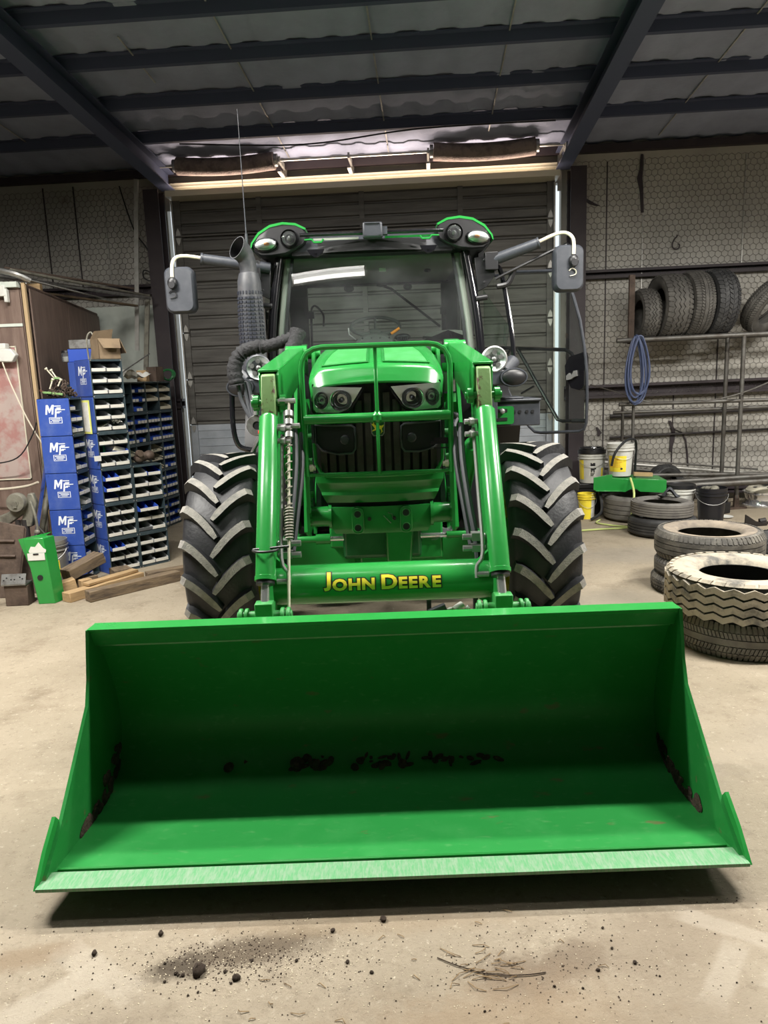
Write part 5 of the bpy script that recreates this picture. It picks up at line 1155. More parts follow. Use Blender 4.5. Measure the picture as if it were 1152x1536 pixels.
for c in range(5):
    for r in range(3):
        if (c, r) == (3, 2): continue
        z = 2*.335 + .016 + r*rh + .02; x = c*LD/6 + .06
        for q in range(5): m.add([(x+.11+.02*q, .001, z+.022-.004*q*q*.35), (x+.13+.02*q, .001, z+.022-.004*(q+1)**2*.35), (x+.13+.02*q, .001, z+.028-.004*(q+1)**2*.2), (x+.11+.02*q, .001, z+.028-.004*q*q*.2)], [(0, 1, 2, 3)])
        m.add([(x, .001, z), (x+.02, .001, z), (x+.02, .001, z+.022), (x, .001, z+.022), (x+.03, .001, z+.006), (x+.08, .001, z+.006), (x+.08, .001, z+.016), (x+.03, .001, z+.016)], [(0, 1, 2, 3), (4, 5, 6, 7)])
obj('box_print', m, 'ink_and_shade_black', cabD)
# things on and in front of the cabinets
def box_open(name, label, cat, loc, rz, d, mat, flaps=True):
    t = MB(); x, y, z = d; th = .006
    t.bx(-x/2, x/2, -y/2, y/2, 0, th)
    for a in ((-x/2, -x/2+th, -y/2, y/2), (x/2-th, x/2, -y/2, y/2), (-x/2, x/2, -y/2, -y/2+th), (-x/2, x/2, y/2-th, y/2)): t.bx(a[0], a[1], a[2], a[3], 0, z)
    if flaps: t.prism([(-x/2, -y/2, z), (x/2, -y/2, z), (x/2-.02, -y/2-.06, z-.08), (-x/2+.02, -y/2-.06, z-.08)], (0, .004, .003)); t.prism([(-x/2, y/2, z), (x/2, y/2, z), (x/2, y/2-.05, z+.09), (-x/2+.03, y/2-.03, z+.07)], (0, .004, 0)); t.prism([(x/2, -y/2, z), (x/2, y/2, z), (x/2+.05, y/2, z-.12), (x/2+.05, -y/2, z-.12)], (.004, 0, .003))
    return tagged(name, t, mat, label, cat, loc, rz)
box_open('cardboard_box', 'open brown cardboard box on top of the tall bin cabinet', 'box', (-2.325, 6.50, 1.862), .75, (.19, .16, .17), 'cardboard')
t = thing('storage_box', 'blue steel box with a grey lid on top of the bin cabinets', 'box', (-2.62, 6.87, 1.862))
m = MB(); m.bx(-.15, .17, -.09, .14, 0, .115); obj('body', m, 'blue_bin', t, bevel=.004)
m = MB(); m.prism([(-.13, -.10, .115), (.17, -.10, .115), (.20, -.10, .15), (.17, -.10, .195), (-.13, -.10, .195)], (0, .24, 0)); obj('lid', m, 'steel', t, bevel=.004)
t = thing('jar', 'clear jar with a dark lid standing left of the blue box', 'jar', (-2.80, 6.83, 1.862)); 
m = MB(); m.lathe([(0, .004), (.045, .004), (.05, .02), (.05, .075), (.042, .085)], n=20); obj('body', m, 'jar', t); m = MB(); m.lathe([(0, .105), (.044, .105), (.046, .085), (0, .085)], n=20); obj('lid', m, 'black', t); m = MB(); m.lathe([(0, .006), (.04, .006), (.042, .05), (0, .055)], n=16); obj('contents', m, 'white', t)
# crumpled papers and rags on D
m = MB()
def crump(a, b): return Vector((-.28 + .56*a, -.12 + .24*b, .03 + .05*sin(a*7+b*4)*sin(b*5+1) + .04*sin(pi*a) + .018*sin(a*23)*sin(b*17)))
m.grid(crump, 22, 12); tagged('crumpled_paper', m, 'paper', 'crumpled white papers heaped on the long bin cabinet', 'paper', (-2.58, 7.75, 1.70), ad)
box_open('parts_carton', 'small brown and red carton on the far end of the long bin cabinet', 'box', (-2.49, 8.42, 1.678), ad, (.16, .12, .16), 'rust', False)
m = MB(); m.box((0, 0, .06), (.16, .1, .12)); tagged('yellow_carton', m, 'wood_new', 'small yellow carton beside the red carton on the long cabinet', 'box', (-2.56, 8.20, 1.678), ad+.3, bevel=.004)
m = MB(); 
for k in range(3): m.tube([(.06*cos(t)*(1+.1*k), .02*k-.02 + .02*sin(t*2), .07 + .06*sin(t)) for t in [2*pi*j/20 for j in range(20)]], .012, 6, closed=True)
tagged('wire_coil', m, 'green_dk', 'small green coil of wire hung at the far cabinet corner', 'wire', (-2.43, 8.72, 1.68), 0)
m = MB(); m.tube([(0, 0, .0), (.05, .1, .10), (.2, .5, .28)], .007, 6); tagged('antenna_rod', m, 'steel', 'thin steel rod leaning across the papers on the long cabinet', 'rod', (-2.56, 7.35, 1.68), 0)
m = MB(); m.cyl((0, 0, .0), (.03, .05, .2), .022, n=10); m.cyl((.06, 0, 0), (.05, .06, .22), .018, n=10); m.tube(spline([(-.03, 0, 0), (-.04, .02, .18), (.0, .03, .24), (.04, .02, .15)], 5), .008, 6); tagged('tool_handles', m, 'grey_iron', 'grey tool handles standing behind the cardboard box', 'tool', (-2.47, 6.56, 1.862), 0)
m = MB()
for k in range(3): m.ell((.05*k, .02*(k % 2), .05 + .01*k), (.05, .05, .045), 12, 8)
m.cyl((-.02, -.03, .1), (-.02, -.07, .1), .03, n=12); m.tube([(.1, 0, .05), (.16, .03, .03)], .015, 8)
tagged('cast_valve', m, 'rust', 'rusty red cast valve on top of the low bin cabinet', 'valve', E0 + dB*.40 + Vector((-.05, .06, .932)), A47)
# chain and load binder pile on A
t = thing('chain_pile', 'pile of rusty chain and binders on the front bin cabinet', 'chain', (-2.66, 6.25, 1.558))
m = MB()
for k in range(95):
    r = rnd.random()**.6*.13; a_ = rnd.uniform(0, 2*pi); h = .012 + .17*max(0, 1-(r/.13)**1.3)*rnd.random(); c = Vector((r*cos(a_)*.9+.02, r*sin(a_)*.9, h)); q = R3(rnd.uniform(0, 3), rnd.uniform(0, 3), rnd.uniform(0, 3))
    m.tube([c + q @ Vector((.019*cos(x), .012*sin(x), 0)) for x in [2*pi*i/8 for i in range(8)]], .0055, 4, closed=True)
obj('chain', m, 'rust', t)['kind'] = 'stuff'
for a, b in (((-.02, -.02, .16), (-.075, -.05, .25)), ((.01, -.03, .15), (-.035, -.04, .235)), ((-.03, -.10, .07), (.01, -.10, .16)), ((.04, -.1, .09), (.075, -.1, .15))):
    m = MB(); b = Vector(a).lerp(Vector(b), .8); m.cyl(a, b, .006, n=8); m.cyl(b, b + (b-Vector(a)).normalized()*.012, .0125, n=8); obj('bolt', m, 'cream', t)
for pts in (((-.11, -.10, .06), (-.07, -.115, .04), (-.01, -.12, .035)), ((0, -.12, .03), (.05, -.12, .025), (.08, -.12, .02)), ((-.03, -.06, .13), (.01, -.07, .155), (.05, -.06, .15))):
    m = MB(); m.tube(pts, .010, 6); obj('hook', m, 'green_worn', t)

# ---------------------------------------------------------------- left: on and around the partition
t = thing('poster', 'faded pink and red poster on the plywood partition', 'poster', (-3.42, 6.60, 1.42)); m = MB(); m.bx(-.32, .27, -.004, 0, -.575, .585); obj('sheet', m, 'poster', t)
m = MB(); m.bx(-.32, .28, -.008, 0, -.585, -.575); m.bx(.27, .28, -.008, 0, -.585, .585); m.bx(-.32, .28, -.008, 0, .58, .59); obj('border', m, 'cream', t)
t = thing('extension_reel', 'white plastic lamp head with a cream cord by the poster', 'lamp', (-3.20, 6.485, 1.93)); m = MB(); m.prism([(-.12, 0, -.05), (.06, 0, -.06), (.10, 0, 0), (.06, 0, .05), (-.12, 0, .06)], (0, .07, 0)); m.bx(-.12, .02, 0, .08, .05, .10); obj('housing', m, 'white', t, bevel=.008)
m = MB(); m.tube(spline([(-.02, 0, -.06), (.04, -.02, -.25), (.16, -.05, -.55), (.28, -.1, -.75), (.37, -.16, -.86)], 5), .006, 6); obj('cord', m, 'cord', t); m = MB(); m.bx(-.06, .02, .07, .10, -.06, .06); obj('wall_plate', m, 'white', t)
m = MB(); m.tube(spline([(-3.9, 6.45, .98), (-3.4, 6.42, 1.0), (-3.15, 6.40, 1.05), (-3.0, 6.38, 1.22), (-2.93, 6.36, 1.35)], 5), .006, 6); tagged('cable', m, 'hose', 'dark cable hanging across the partition below the poster', 'cable')
m = MB(); m.tube(spline([(-3.9, 6.40, .80), (-3.4, 6.38, .78), (-3.1, 6.36, .80), (-2.95, 6.3, .84)], 5), .010, 6); tagged('air_line', m, 'cord', 'pale hose running along the partition behind the hoist', 'hose')
# lumber, trim strips and conduit lying over the partition top
for k, (a, b, w, mat, lab) in enumerate((
    ((-3.45, 6.95, 2.565), (-2.80, 8.95, 2.565), .055, 'wood_old', 'longest weathered strip in the bundle over the partition'),
    ((-3.10, 6.7, 2.60), (-2.95, 9.0, 2.60), .03, 'galv', 'thin pale strip in the bundle over the partition'),
    ((-3.35, 6.8, 2.64), (-2.62, 8.9, 2.64), .035, 'steel', 'grey conduit reaching from the partition to the door column'),
    ((-3.20, 6.8, 2.68), (-2.66, 9.0, 2.68), .03, 'grey_iron', 'brown-grey pipe in the bundle over the partition'),
    ((-3.9, 6.66, 2.60), (-3.16, 6.98, 2.58), .05, 'steel', 'bent grey sheet strip on the partition top'),
    ((-3.30, 6.9, 2.715), (-2.70, 8.6, 2.715), .025, 'rust', 'dark rusty bar in the bundle over the partition'))):
    A_, B_ = Vector(a), Vector(b); m = MB(); d = (B_-A_); mid = (A_+B_)/2
    if 'strip' in lab: m.box((0, 0, 0), (d.length, w, w*.35), None)
    else: m.cyl((-d.length/2, 0, 0), (d.length/2, 0, 0), w/2, n=10)
    tagged('metal_strip', m, mat, lab, 'strip', mid, rot=d.to_track_quat('X', 'Z').to_euler())
m = MB(); m.bx(-.06, .06, -.05, .05, 0, .07); tagged('wood_offcut', m, 'wood_new', 'small tan offcut on the partition corner', 'wood', (-3.21, 7.25, 2.545), .2)
m = MB(); m.tube(spline([(-.9, 0, 0), (-.5, 0, .06), (-.2, .02, .07), (.0, .03, .03), (.1, .1, -.02)], 5), .025, 8); tagged('loose_pipe', m, 'steel', 'pale bent pipe on the partition top at the picture edge', 'pipe', (-3.05, 6.50, 2.575), 0)
m = MB(); m.box((0, 0, .02), (.11, .06, .09)); m.box((.05, 0, -.02), (.03, .05, .11)); tagged('pipe_clamp', m, 'white', 'white clamp under the partition top edge', 'clamp', (-3.20, 6.56, 2.45), 0, bevel=.006)
m = MB(); m.box((0, 0, 0), (.05, .012, 1.95)); tagged('flat_bar', m, 'galv', 'long grey flat bar leaning on the wall above the bins', 'bar', (-2.80, 9.10, 3.03), rot=(.0, .09, -BA))
m = MB(); m.box((0, 0, 0), (.05, .03, .9)); tagged('bracket_strip', m, 'grey_iron', 'short grey bar standing by the door column over the bins', 'bar', (-2.72, 9.0, 2.25), rot=(-.05, .10, -BA))
m = MB(); P = [(-3.0, 9.36, 4.0), (-2.93, 9.36, 3.7), (-2.85, 9.36, 3.45), (-2.72, 9.36, 3.25), (-2.66, 9.34, 3.0), (-2.72, 9.34, 2.90), (-2.80, 9.34, 2.94), (-2.79, 9.34, 3.02), (-2.70, 9.34, 2.97), (-2.62, 9.33, 2.75), (-2.55, 9.33, 2.5)]
m.tube(spline(P, 6), .008, 6); tagged('wall_cable', m, 'hose', 'looped black cable on the wire-covered wall left of the door', 'cable')

# ---------------------------------------------------------------- left: floor
t = thing('hoist', 'grey iron shop hoist with a round pivot plate by the bins', 'hoist', (-3.0, 6.05, 0))
m = MB(); m.lathe([(0, -.03), (.072, -.03), (.080, -.015), (.080, .03), (0, .03)], (0.0, -.06, .715), (0, 1, 0), 24); m.lathe([(0, -.035), (.03, -.035), (.03, -.03)], (0, -.06, .715), (0, 1, 0), 14); m.box((.0, -.098, .70), (.03, .012, .05)); obj('pivot_plate', m, 'grey_iron', t)
m = MB(); m.loft([[Vector((x, y, z)) for y, z in ((-.03, z0), (.03, z0), (.03, z0+h), (-.03, z0+h))] for x, z0, h in ((.04, .62, .12), (-.1, .53, .10), (-.5, .40, .09))]); m.loft([[Vector((x, y, z)) for x, y in ((x0, -.02), (x0+w, -.02), (x0+w, .04), (x0, .04))] for z, x0, w in ((.50, -.02, .1), (.70, .05, .09), (.78, .075, .04))]); obj('arm', m, 'grey_iron', t, bevel=.01)
m = MB(); m.cyl((-.03, -.02, .0), (-.03, -.02, .56), .022, n=12); m.cyl((.02, 0, .0), (.02, 0, .56), .03, n=12); m.bx(-.12, .08, -.08, .08, 0, .05); m.cyl((-.16, -.02, .44), (-.08, -.02, .44), .02, n=8); obj('post', m, 'dark_iron', t)
m = MB(); m.tube(spline([(.10, -.03, .72), (.13, -.04, .60), (.14, -.05, .48), (.12, -.05, .42), (.06, -.05, .34)], 5), .012, 8); m.ell((.135, -.05, .46), (.025, .02, .025), 10, 6); obj('handle', m, 'grey_iron', t)
for nm, a, b, w, mat, lab in (('flat_bar', (-2.955, 6.55, 1.26), (-3.03, 6.40, .02), .055, 'grey_iron', 'grey flat bar leaning on the partition behind the hoist'), ('flat_bar', (-2.90, 6.45, 1.10), (-3.10, 6.27, .02), .05, 'blue', 'blue flat bar leaning behind the hoist'), ('steel_pipe', (-2.84, 6.33, .90), (-3.02, 6.15, .02), .045, 'grey_iron', 'grey pipe leaning between the hoist and the bins'), ('rod', (-2.99, 6.2, .52), (-2.72, 6.0, .34), .012, 'steel', 'thin steel rod resting on the metal pail')):
    A_, B_ = Vector(a), Vector(b); d = A_-B_; m = MB()
    if nm == 'flat_bar': m.box((0, 0, 0), (w, .014, d.length))
    else: m.cyl((0, 0, -d.length/2), (0, 0, d.length/2), w/2, n=10)
    tagged(nm, m, mat, lab, 'bar' if nm == 'flat_bar' else nm.split('_')[-1], (A_+B_)/2, rot=d.to_track_quat('Z', 'Y').to_euler())
# green bracket
t = thing('steel_bracket', 'green folded steel bracket with a round hole, standing on end', 'bracket', (-2.60, 5.49, 0), .05)
m = MB(); P = [(-.078, -.045, 0), (.055, -.045, 0), (.094, .06, 0), (-.06, .07, 0)]
m.loft([[Vector((x*k + dx, y, z)) for x, y, _ in P] for z, k, dx in ((0, .95, .02), (.515, 1.1, -.025))]); obj('body', m, 'green', t, bevel=.004)
m = MB(); m.prism([(-.085, .05, .12), (-.05, .06, .02), (-.02, .07, .5), (.06, .075, .54), (-.18, .03, .50), (-.17, .03, .46)], (0, .006, 0)); obj('wing', m, 'green', t)
m = MB(); m.box((-.028, -.049, .375), (.128, .004, .055)); m.prism([(-.08, -.0485, .42), (-.06, -.0485, .455), (-.03, -.0485, .45), (0, -.0485, .485), (.03, -.0485, .44), (.05, -.0485, .425), (.045, -.0485, .405), (-.075, -.0485, .405)], (0, .003, 0)); obj('worn_patch', m, 'white', t, sharp=30)['label'] = 'patch worn to pale primer'
m = MB(); m.cyl((-.018, -.050, .21), (-.018, -.046, .21), .021, n=18); m.box((-.028, -.052, .395), (.04, .004, .012)); m.box((.072, -.005, .035), (.012, .012, .05), R3(0, 0, .35)); obj('hole', m, 'ink_and_shade_black', t)
# brown steel pieces at the picture edge
t = thing('angle_iron', 'silver drilled angle iron lying on a brown channel at the left edge', 'steel', (-2.80, 5.46, 0), .02)
m = MB(); m.bx(-.10, .085, -.06, .06, .165, .175); m.prism([(-.10, -.062, .175), (.085, -.062, .175), (.085, -.03, .25), (-.10, -.03, .25)], (0, .006, 0)); obj('angle', m, 'steel', t)
m = MB()
for x, z in ((-.08, .205), (-.06, .222), (-.025, .21), (0, .21), (.04, .225), (.06, .213)): m.cyl((x, -.06+(z-.175)*.42-.004, z), (x, -.06+(z-.175)*.42+.001, z), .006, n=10)
obj('bolt_hole', m, 'ink_and_shade_black', t)
t = tagged('steel_channel', MB().bx(-.09, .085, -.055, .06, .0, .16), 'rust', 'short brown steel channel under the drilled angle iron', 'steel', (-2.80, 5.47, 0), .02, bevel=.006)
m = MB(); m.prism([(-.10, 0, 0), (.04, 0, 0), (.13, .0, .56), (-.10, 0, .62)], (0, .03, 0)); m.prism([(.04, -.0, 0), (.07, -.06, 0), (.16, -.05, .54), (.13, .0, .56)], (0, .02, 0))
for z in (.46, .34): m.cyl((-.10, -.008, z), (.05, -.008, z-.01), .012, n=8)
tagged('slotted_plate', m, 'rust', 'brown slotted steel plate leaning at the left edge', 'steel', (-2.96, 5.66, 0), rot=(-.12, 0, .1), bevel=.004)
m = MB(); m.prism([(-.16, 0, 0), (.12, 0, 0), (.10, 0, .42), (-.05, 0, .44)], (0, .02, 0)); tagged('steel_sheet', m, 'rust', 'dark brown steel sheet leaning behind the angle iron', 'steel', (-2.82, 5.75, 0), rot=(-.1, 0, 0))
# pails
def pail(name, label, loc, r0, r1, h, mat, lid=None, rz=0, rot=None, band=None, group=None, wall_label=None):
    t = thing(name, label, 'pail', loc, rz, group, rot)
    m = MB(); pr = [(0, .004), (r0, .004), (r0, 0), (r0+.003, .004)]; 
    pr = [(0, 0), (r0, 0), (r0 + (r1-r0)*.78, h*.78), (r1+.008, h*.785), (r1+.008, h*.80), (r1, h*.805), (r1, h*.87), (r1+.008, h*.875), (r1+.008, h*.89), (r1, h*.895), (r1+.004, h), (r1-.002, h), (r1-.006, h*.85), (r0-.003, .006), (0, .006)]
    m.lathe(pr, n=28); obj('body', m, mat, t, sharp=25)
    if lid:
        m = MB(); m.lathe([(0, h+.012), (r1-.012, h+.012), (r1-.008, h+.018), (r1+.007, h+.018), (r1+.009, h-.02), (r1+.004, h-.02), (r1+.003, h+.004), (0, h+.006)], n=28); obj('lid', m, lid, t, sharp=25)
    m = MB(); P = [( (r1+.010)*cos(a), (r1+.010)*sin(a)*.25 - (r1*.95)*abs(sin(a))*.0 - .0, h*.82 - .10*sin(a)) for a in [pi*k/12 for k in range(13)]]
    P = [(x, -sqrt(max(0, (r1+.012)**2 - x*x)), z) for x, y, z in P]; m.tube(P, .0025, 5); obj('bail', m, 'zinc', t)
    return t
def wrap_patch(t, name, mat, r0, r1, h, a0, a1, z0, z1, eps=.0015, n=10):
    m = MB()
    def fn(a, b): z = z0 + (z1-z0)*b; r = r0 + (r1-r0)*z/h + eps; an = radians(a0 + (a1-a0)*a); return Vector((r*sin(an), -r*cos(an), z))
    m.grid(fn, n, 2); return obj(name, m, mat, t)
t = pail('steel_pail', 'open silver pail with a yellow label behind the green bracket', (-2.75, 5.965, 0), .115, .128, .40, 'zinc'); 
wrap_patch(t, 'label_yellow', 'decal_yellow', .115, .128, .40, 5, 50, .08, .24); wrap_patch(t, 'label_white', 'white', .115, .128, .40, -30, 5, .05, .25)
m = MB()
for k in range(3): m.lathe([(.127, .30+.03*k), (.131, .303+.03*k), (.127, .306+.03*k)], n=24)
obj('rib', m, 'black', t)
m = MB()
for k in range(4): 
    a_ = radians(18+8*k); m.box((.123*sin(a_), -.123*cos(a_), .16), (.004, .004, .13), R3(0, 0, a_))
obj('label_text', m, 'ink_and_shade_black', t)
# timber
def timber(label, a, b, w, h, mat, z=0, tilt=0, name='timber'):
    A_, B_ = Vector(a), Vector(b); d = B_-A_; L_ = d.length; m = MB()
    n = 6; rr = random.Random(int(L_*1e4)); rings = [[Vector((-L_/2 + L_*k/n, y + rr.uniform(-.002, .002), zz + rr.uniform(-.002, .002))) for y, zz in ((-w/2, 0), (w/2, 0), (w/2, h), (-w/2, h))] for k in range(n+1)]
    m.loft(rings); e = d.to_track_quat('X', 'Z').to_matrix() @ R3(tilt, 0, 0)
    return tagged(name, m, mat, label, 'timber', (A_+B_)/2, rot=e.to_euler(), bevel=.004)
timber('long grey plank nearest the camera by the bins', (-2.28, 5.46, 0), (-1.73, 6.01, 0), .09, .085, 'wood_old')
timber('tan board lying behind the long grey plank', (-2.45, 5.47, 0), (-2.06, 6.05, .0), .10, .075, 'wood_new')
timber('thin fresh board on top of the tan board', (-2.36, 5.64, .078), (-2.10, 6.05, .078), .08, .025, 'wood_new')
timber('grey plank end by the tractor tyre', (-2.0, 6.02, 0), (-1.45, 6.38, 0), .09, .075, 'wood_old')
timber('big weathered beam end propped on the block', (-2.57, 5.80, .09), (-2.39, 6.08, .17), .13, .09, 'wood_old')
timber('short dark block under the propped beam', (-2.53, 5.84, 0), (-2.43, 5.99, 0), .12, .085, 'wood_old')
timber('square weathered block in front of the tall bins', (-2.29, 6.17, 0), (-2.20, 6.05, 0), .15, .10, 'wood_old')
timber('small tan block tilted on its end', (-2.56, 5.64, .0), (-2.46, 5.71, .02), .10, .115, 'wood_new')
timber('small tan offcut beside the tilted block', (-2.43, 5.70, 0), (-2.37, 5.77, .0), .06, .11, 'wood_new')
# ================================================================ right: tyres
def tyre(name, label, R, w, rin, rows, mat, loc, rot, depth=.011, n=56, group=None, treadmat=None, shoulder=.10):
    t = thing(name, label, 'tyre', loc, 0, group, rot); Rb = R - depth; h = w/2
    pr = [(rin, -h*.62), (rin+.012, -h*.80), (rin+.04, -h*.92), ((rin+R)/2, -h*1.0), (R-.055, -h*.97), (R-.03, -h*.90), (Rb-.006, -h*.80), (Rb, -h*.6), (Rb, h*.6), (Rb-.006, h*.80), (R-.03, h*.90), (R-.055, h*.97), ((rin+R)/2, h), (rin+.04, h*.92), (rin+.012, h*.80), (rin, h*.62), (rin+.012, h*.58), ((rin+R)/2, h*.86), (Rb-.03, h*.7), (Rb-.02, 0), (Rb-.03, -h*.7), ((rin+R)/2, -h*.86), (rin+.012, -h*.58)]
    m = MB(); m.lathe(pr, n=n, closed=True); obj('casing', m, mat, t, sharp=40)
    m = MB()
    for kind, z0, z1, k, sk in rows:
        z0, z1 = z0*h, z1*h
        if kind == 'rib': m.lathe([(Rb-.004, z0), (R - .004*(abs(z0)/h)**2, z0), (R - .004*(abs(z1)/h)**2, z1), (Rb-.004, z1)], n=n)
        elif kind == 'zig':
            N = k*2; vs = []
            for i in range(N):
                a = 2*pi*i/N; dz = sk if i % 2 else -sk
                for r, z in ((Rb-.004, z0+dz), (R, z0+dz), (R, z1+dz), (Rb-.004, z1+dz)): vs.append((r*cos(a), r*sin(a), z))
            m.add(vs, [(i*4+q, ((i+1) % N)*4+q, ((i+1) % N)*4+q+1, i*4+q+1) for i in range(N) for q in range(3)])
        elif kind == 'blk':
            for i in range(k):
                a0 = 2*pi*(i + (.5 if z0 > 0 else 0))/k; da = 2*pi/k*.36; vs = []
                for r in (Rb-.004, R):
                    for z, s_ in ((z0, 0), (z1, sk)):
                        rr = r - (.022*max(0, abs(z)/h-.80)/.2 if abs(z) > .8*h else 0) - .004*(abs(z)/h)**2
                        for q in (-da, da): vs.append((rr*cos(a0+q+s_), rr*sin(a0+q+s_), z))
                m.add(vs, [(4, 5, 7, 6), (0, 1, 5, 4), (1, 3, 7, 5), (3, 2, 6, 7), (2, 0, 4, 6)])
    obj('tread', m, treadmat or mat, t, sharp=25); return t
RIBS = [('rib', -.62, -.36, 0, 0), ('rib', -.30, -.06, 0, 0), ('rib', 0, .26, 0, 0), ('rib', .32, .60, 0, 0)]
ALLS = [('blk', -.97, -.55, 70, .03), ('blk', -.50, -.22, 70, .05), ('rib', -.16, .16, 0, 0), ('blk', .22, .50, 70, -.05), ('blk', .55, .97, 70, -.03)]
SHLD = [('blk', -.97, -.58, 64, .02), ('rib', -.52, -.22, 0, 0), ('rib', -.16, .16, 0, 0), ('rib', .22, .52, 0, 0), ('blk', .58, .97, 64, -.02)]
def bump_rows(seed): return [('blk', -.97, -.60, 44, .05), ('blk', -.56, -.20, 44, -.08), ('blk', -.16, .16, 44, .08), ('blk', .20, .56, 44, -.08), ('blk', .60, .97, 44, .05)]
H = lambda w: w/2
tyre('tyre', 'grey car tyre under the zigzag tread one in the nearest stack', .385, .205, .20, [('blk', -.97, -.60, 84, .015), ('blk', -.55, -.24, 110, .03), ('rib', -.19, .17, 0, 0), ('blk', .22, .54, 110, -.03), ('blk', .59, .97, 84, -.015)], 'tyre_grey', (2.115, 4.15, H(.205)+.004), (0, 0, 0), n=72)
t0 = tyre('tyre', 'mud-caked implement tyre with zigzag tread on top of the nearest stack', .415, .235, .225, [('zig', -.86, -.57, 26, .010), ('zig', -.46, -.15, 26, .010), ('zig', -.04, .27, 26, .010), ('zig', .38, .70, 26, .010), ('zig', .81, .83, 26, .010)][:4] + [('blk', .86, 1.0, 34, .02)], 'tyre_dark', (2.10, 4.15, .214 + H(.235)), (0, 0, .2), depth=.016, n=72, treadmat='tyre_tan')
m = MB(); m.lathe([(.226, .075), (.238, .100), (.27, .112), (.325, .1195), (.36, .1165), (.385, .1085), (.40, .1005)], (0, 0, 0), n=64); obj('mud_coat', m, 'tyre_tan', t0, sharp=60)['label'] = 'sidewall coated with dried mud'
t = tyre('tyre', 'worn tyre on top of the second stack, rubbed brown on its upper sidewall', .375, .20, .215, SHLD, 'tyre_dusty', (2.39, 5.22, .352), (0, 0, .4), n=64)
m = MB(); m.lathe([(.216, .064), (.226, .083), (.25, .094), (.29, .1015), (.315, .100)], (0, 0, 0), n=64); obj('rubbed_sidewall', m, 'tyre_brown', t, sharp=60)['label'] = 'brown rubbed sidewall'
tyre('tyre', 'lowest thin tyre of the second stack behind the zigzag one', .365, .122, .20, ALLS, 'tyre_dusty', (2.36, 5.22, .0625), (0, 0, 1.1))
tyre('tyre', 'thin worn tyre in the middle of the second stack', .36, .123, .20, SHLD, 'tyre_grey', (2.375, 5.215, .187), (0, 0, .6))
tyre('tyre', 'knobbly dark tyre cut by the right picture edge', .33, .20, .19, bump_rows(1), 'tyre_dark', (3.46, 5.95, H(.20)+.002), (0, 0, .3))
tyre('tyre', 'black tyre lying under a smaller grey one by the pails', .325, .185, .19, RIBS, 'tyre_dark', (2.78, 7.12, H(.185)+.002), (0, 0, 0))
tyre('tyre', 'smaller dry grey tyre lying on the black one by the pails', .295, .15, .18, [('rib', -.8, -.5, 0, 0), ('rib', -.44, -.2, 0, 0), ('rib', -.14, .12, 0, 0), ('rib', .18, .46, 0, 0), ('rib', .52, .82, 0, 0)], 'tyre_grey', (2.775, 7.13, .189 + H(.15)), (.02, .02, .5))
tyre('tyre', 'wide grey ribbed tyre lying under the green bracket', .33, .27, .19, [('rib', -.75, -.42, 0, 0), ('rib', -.36, -.05, 0, 0), ('rib', .0, .33, 0, 0), ('rib', .38, .75, 0, 0)], 'tyre_grey', (2.785, 7.93, H(.27)+.002), (0, 0, 0))
# rack tyres: upright, axis along the rack
def rtyre(label, u, R, w, rows, mat, yaw=0, v=-.58, lean=0, z=None):
    zz = z if z is not None else 1.962 + sqrt(max(.01, R*R - .13**2)) + .0
    return tyre('tyre', label, R, w, R*.56, rows, mat, Bp(u, v, zz), (pi/2 + lean, 0, pi/2 - BA + yaw), n=48)
zzg = [('blk', -.95, -.6, 40, .04), ('zig', -.5, -.2, 30, .012), ('zig', -.1, .12, 30, .012), ('zig', .22, .52, 30, .012), ('blk', .6, .95, 40, .04)]
rtyre('smallest tyre on the rack, half behind the brown post', 3.085, .285, .20, zzg, 'tyre_rack', .10)
rtyre('wide tyre with wavy tread, second on the rack', 3.34, .355, .29, zzg, 'tyre_rack', .12)
rtyre('tyre with square tread blocks, third on the rack', 3.60, .365, .22, ALLS, 'tyre_rack', .12)
rtyre('tyre with honeycomb tread, last of the upright ones on the rack', 3.845, .37, .24, bump_rows(2), 'tyre_dark', .14)
rtyre('tyre lying tilted at the right end of the rack', 4.42, .32, .18, ALLS, 'tyre_rack', -.95, -.60, .60, 2.245)

# ---------------------------------------------------------------- pipe rack
rack = thing('pipe_rack', 'rusty welded pipe rack along the back wall carrying tyres', 'rack', Bp(2.8, -.75, 0), -BA)
def rk(name, a, b, r, mat='pipe'):
    m = MB(); m.cyl(Vector(a), Vector(b), r, n=10); return obj(name, m, mat, rack)
# local: x along the wall from u=2.8, y from v=-.75 towards the wall
rk('rail', (-.06, 0, 1.935), (3.6, 0, 1.965), .026); rk('rail', (.1, .34, 1.94), (3.6, .34, 1.96), .026); rk('rail', (-.02, 0, 1.23), (3.6, 0, 1.225), .022); rk('rail', (0, .34, 1.12), (3.6, .34, 1.14), .02)
for x, y in ((1.32, 0), (1.26, .30), (.11, .34), (.14, 0), (3.5, 0), (3.5, .34)): rk('post', (x-.0, y, .0), (x, y, 1.95 if x > 1 else 1.225), .024 if x > 1 else .018)
for x in (.1, 1.3, 3.5): rk('cross_pipe', (x, 0, 1.94), (x, .34, 1.94), .018)
m = MB(); m.box((.135, .16, 2.30), (.06, .05, .70)); obj('brown_post', m, 'rust', rack); m = MB(); m.bx(.105, .165, .13, .19, 1.95, 1.97); m.bx(.11, .16, .0, .2, 1.90, 1.95); obj('post_bracket', m, 'rust', rack)
for x, y in ((1.32, 0), (1.26, .30)):
    m = MB(); m.box((x, y, .012), (.22, .09, .022), R3(0, 0, .25)); m.prism([(x-.03, y-.03, .02), (x+.03, y-.03, .02), (x+.02, y-.02, .16), (x-.02, y-.02, .16)], (0, .05, 0)); obj('foot', m, 'rust', rack)
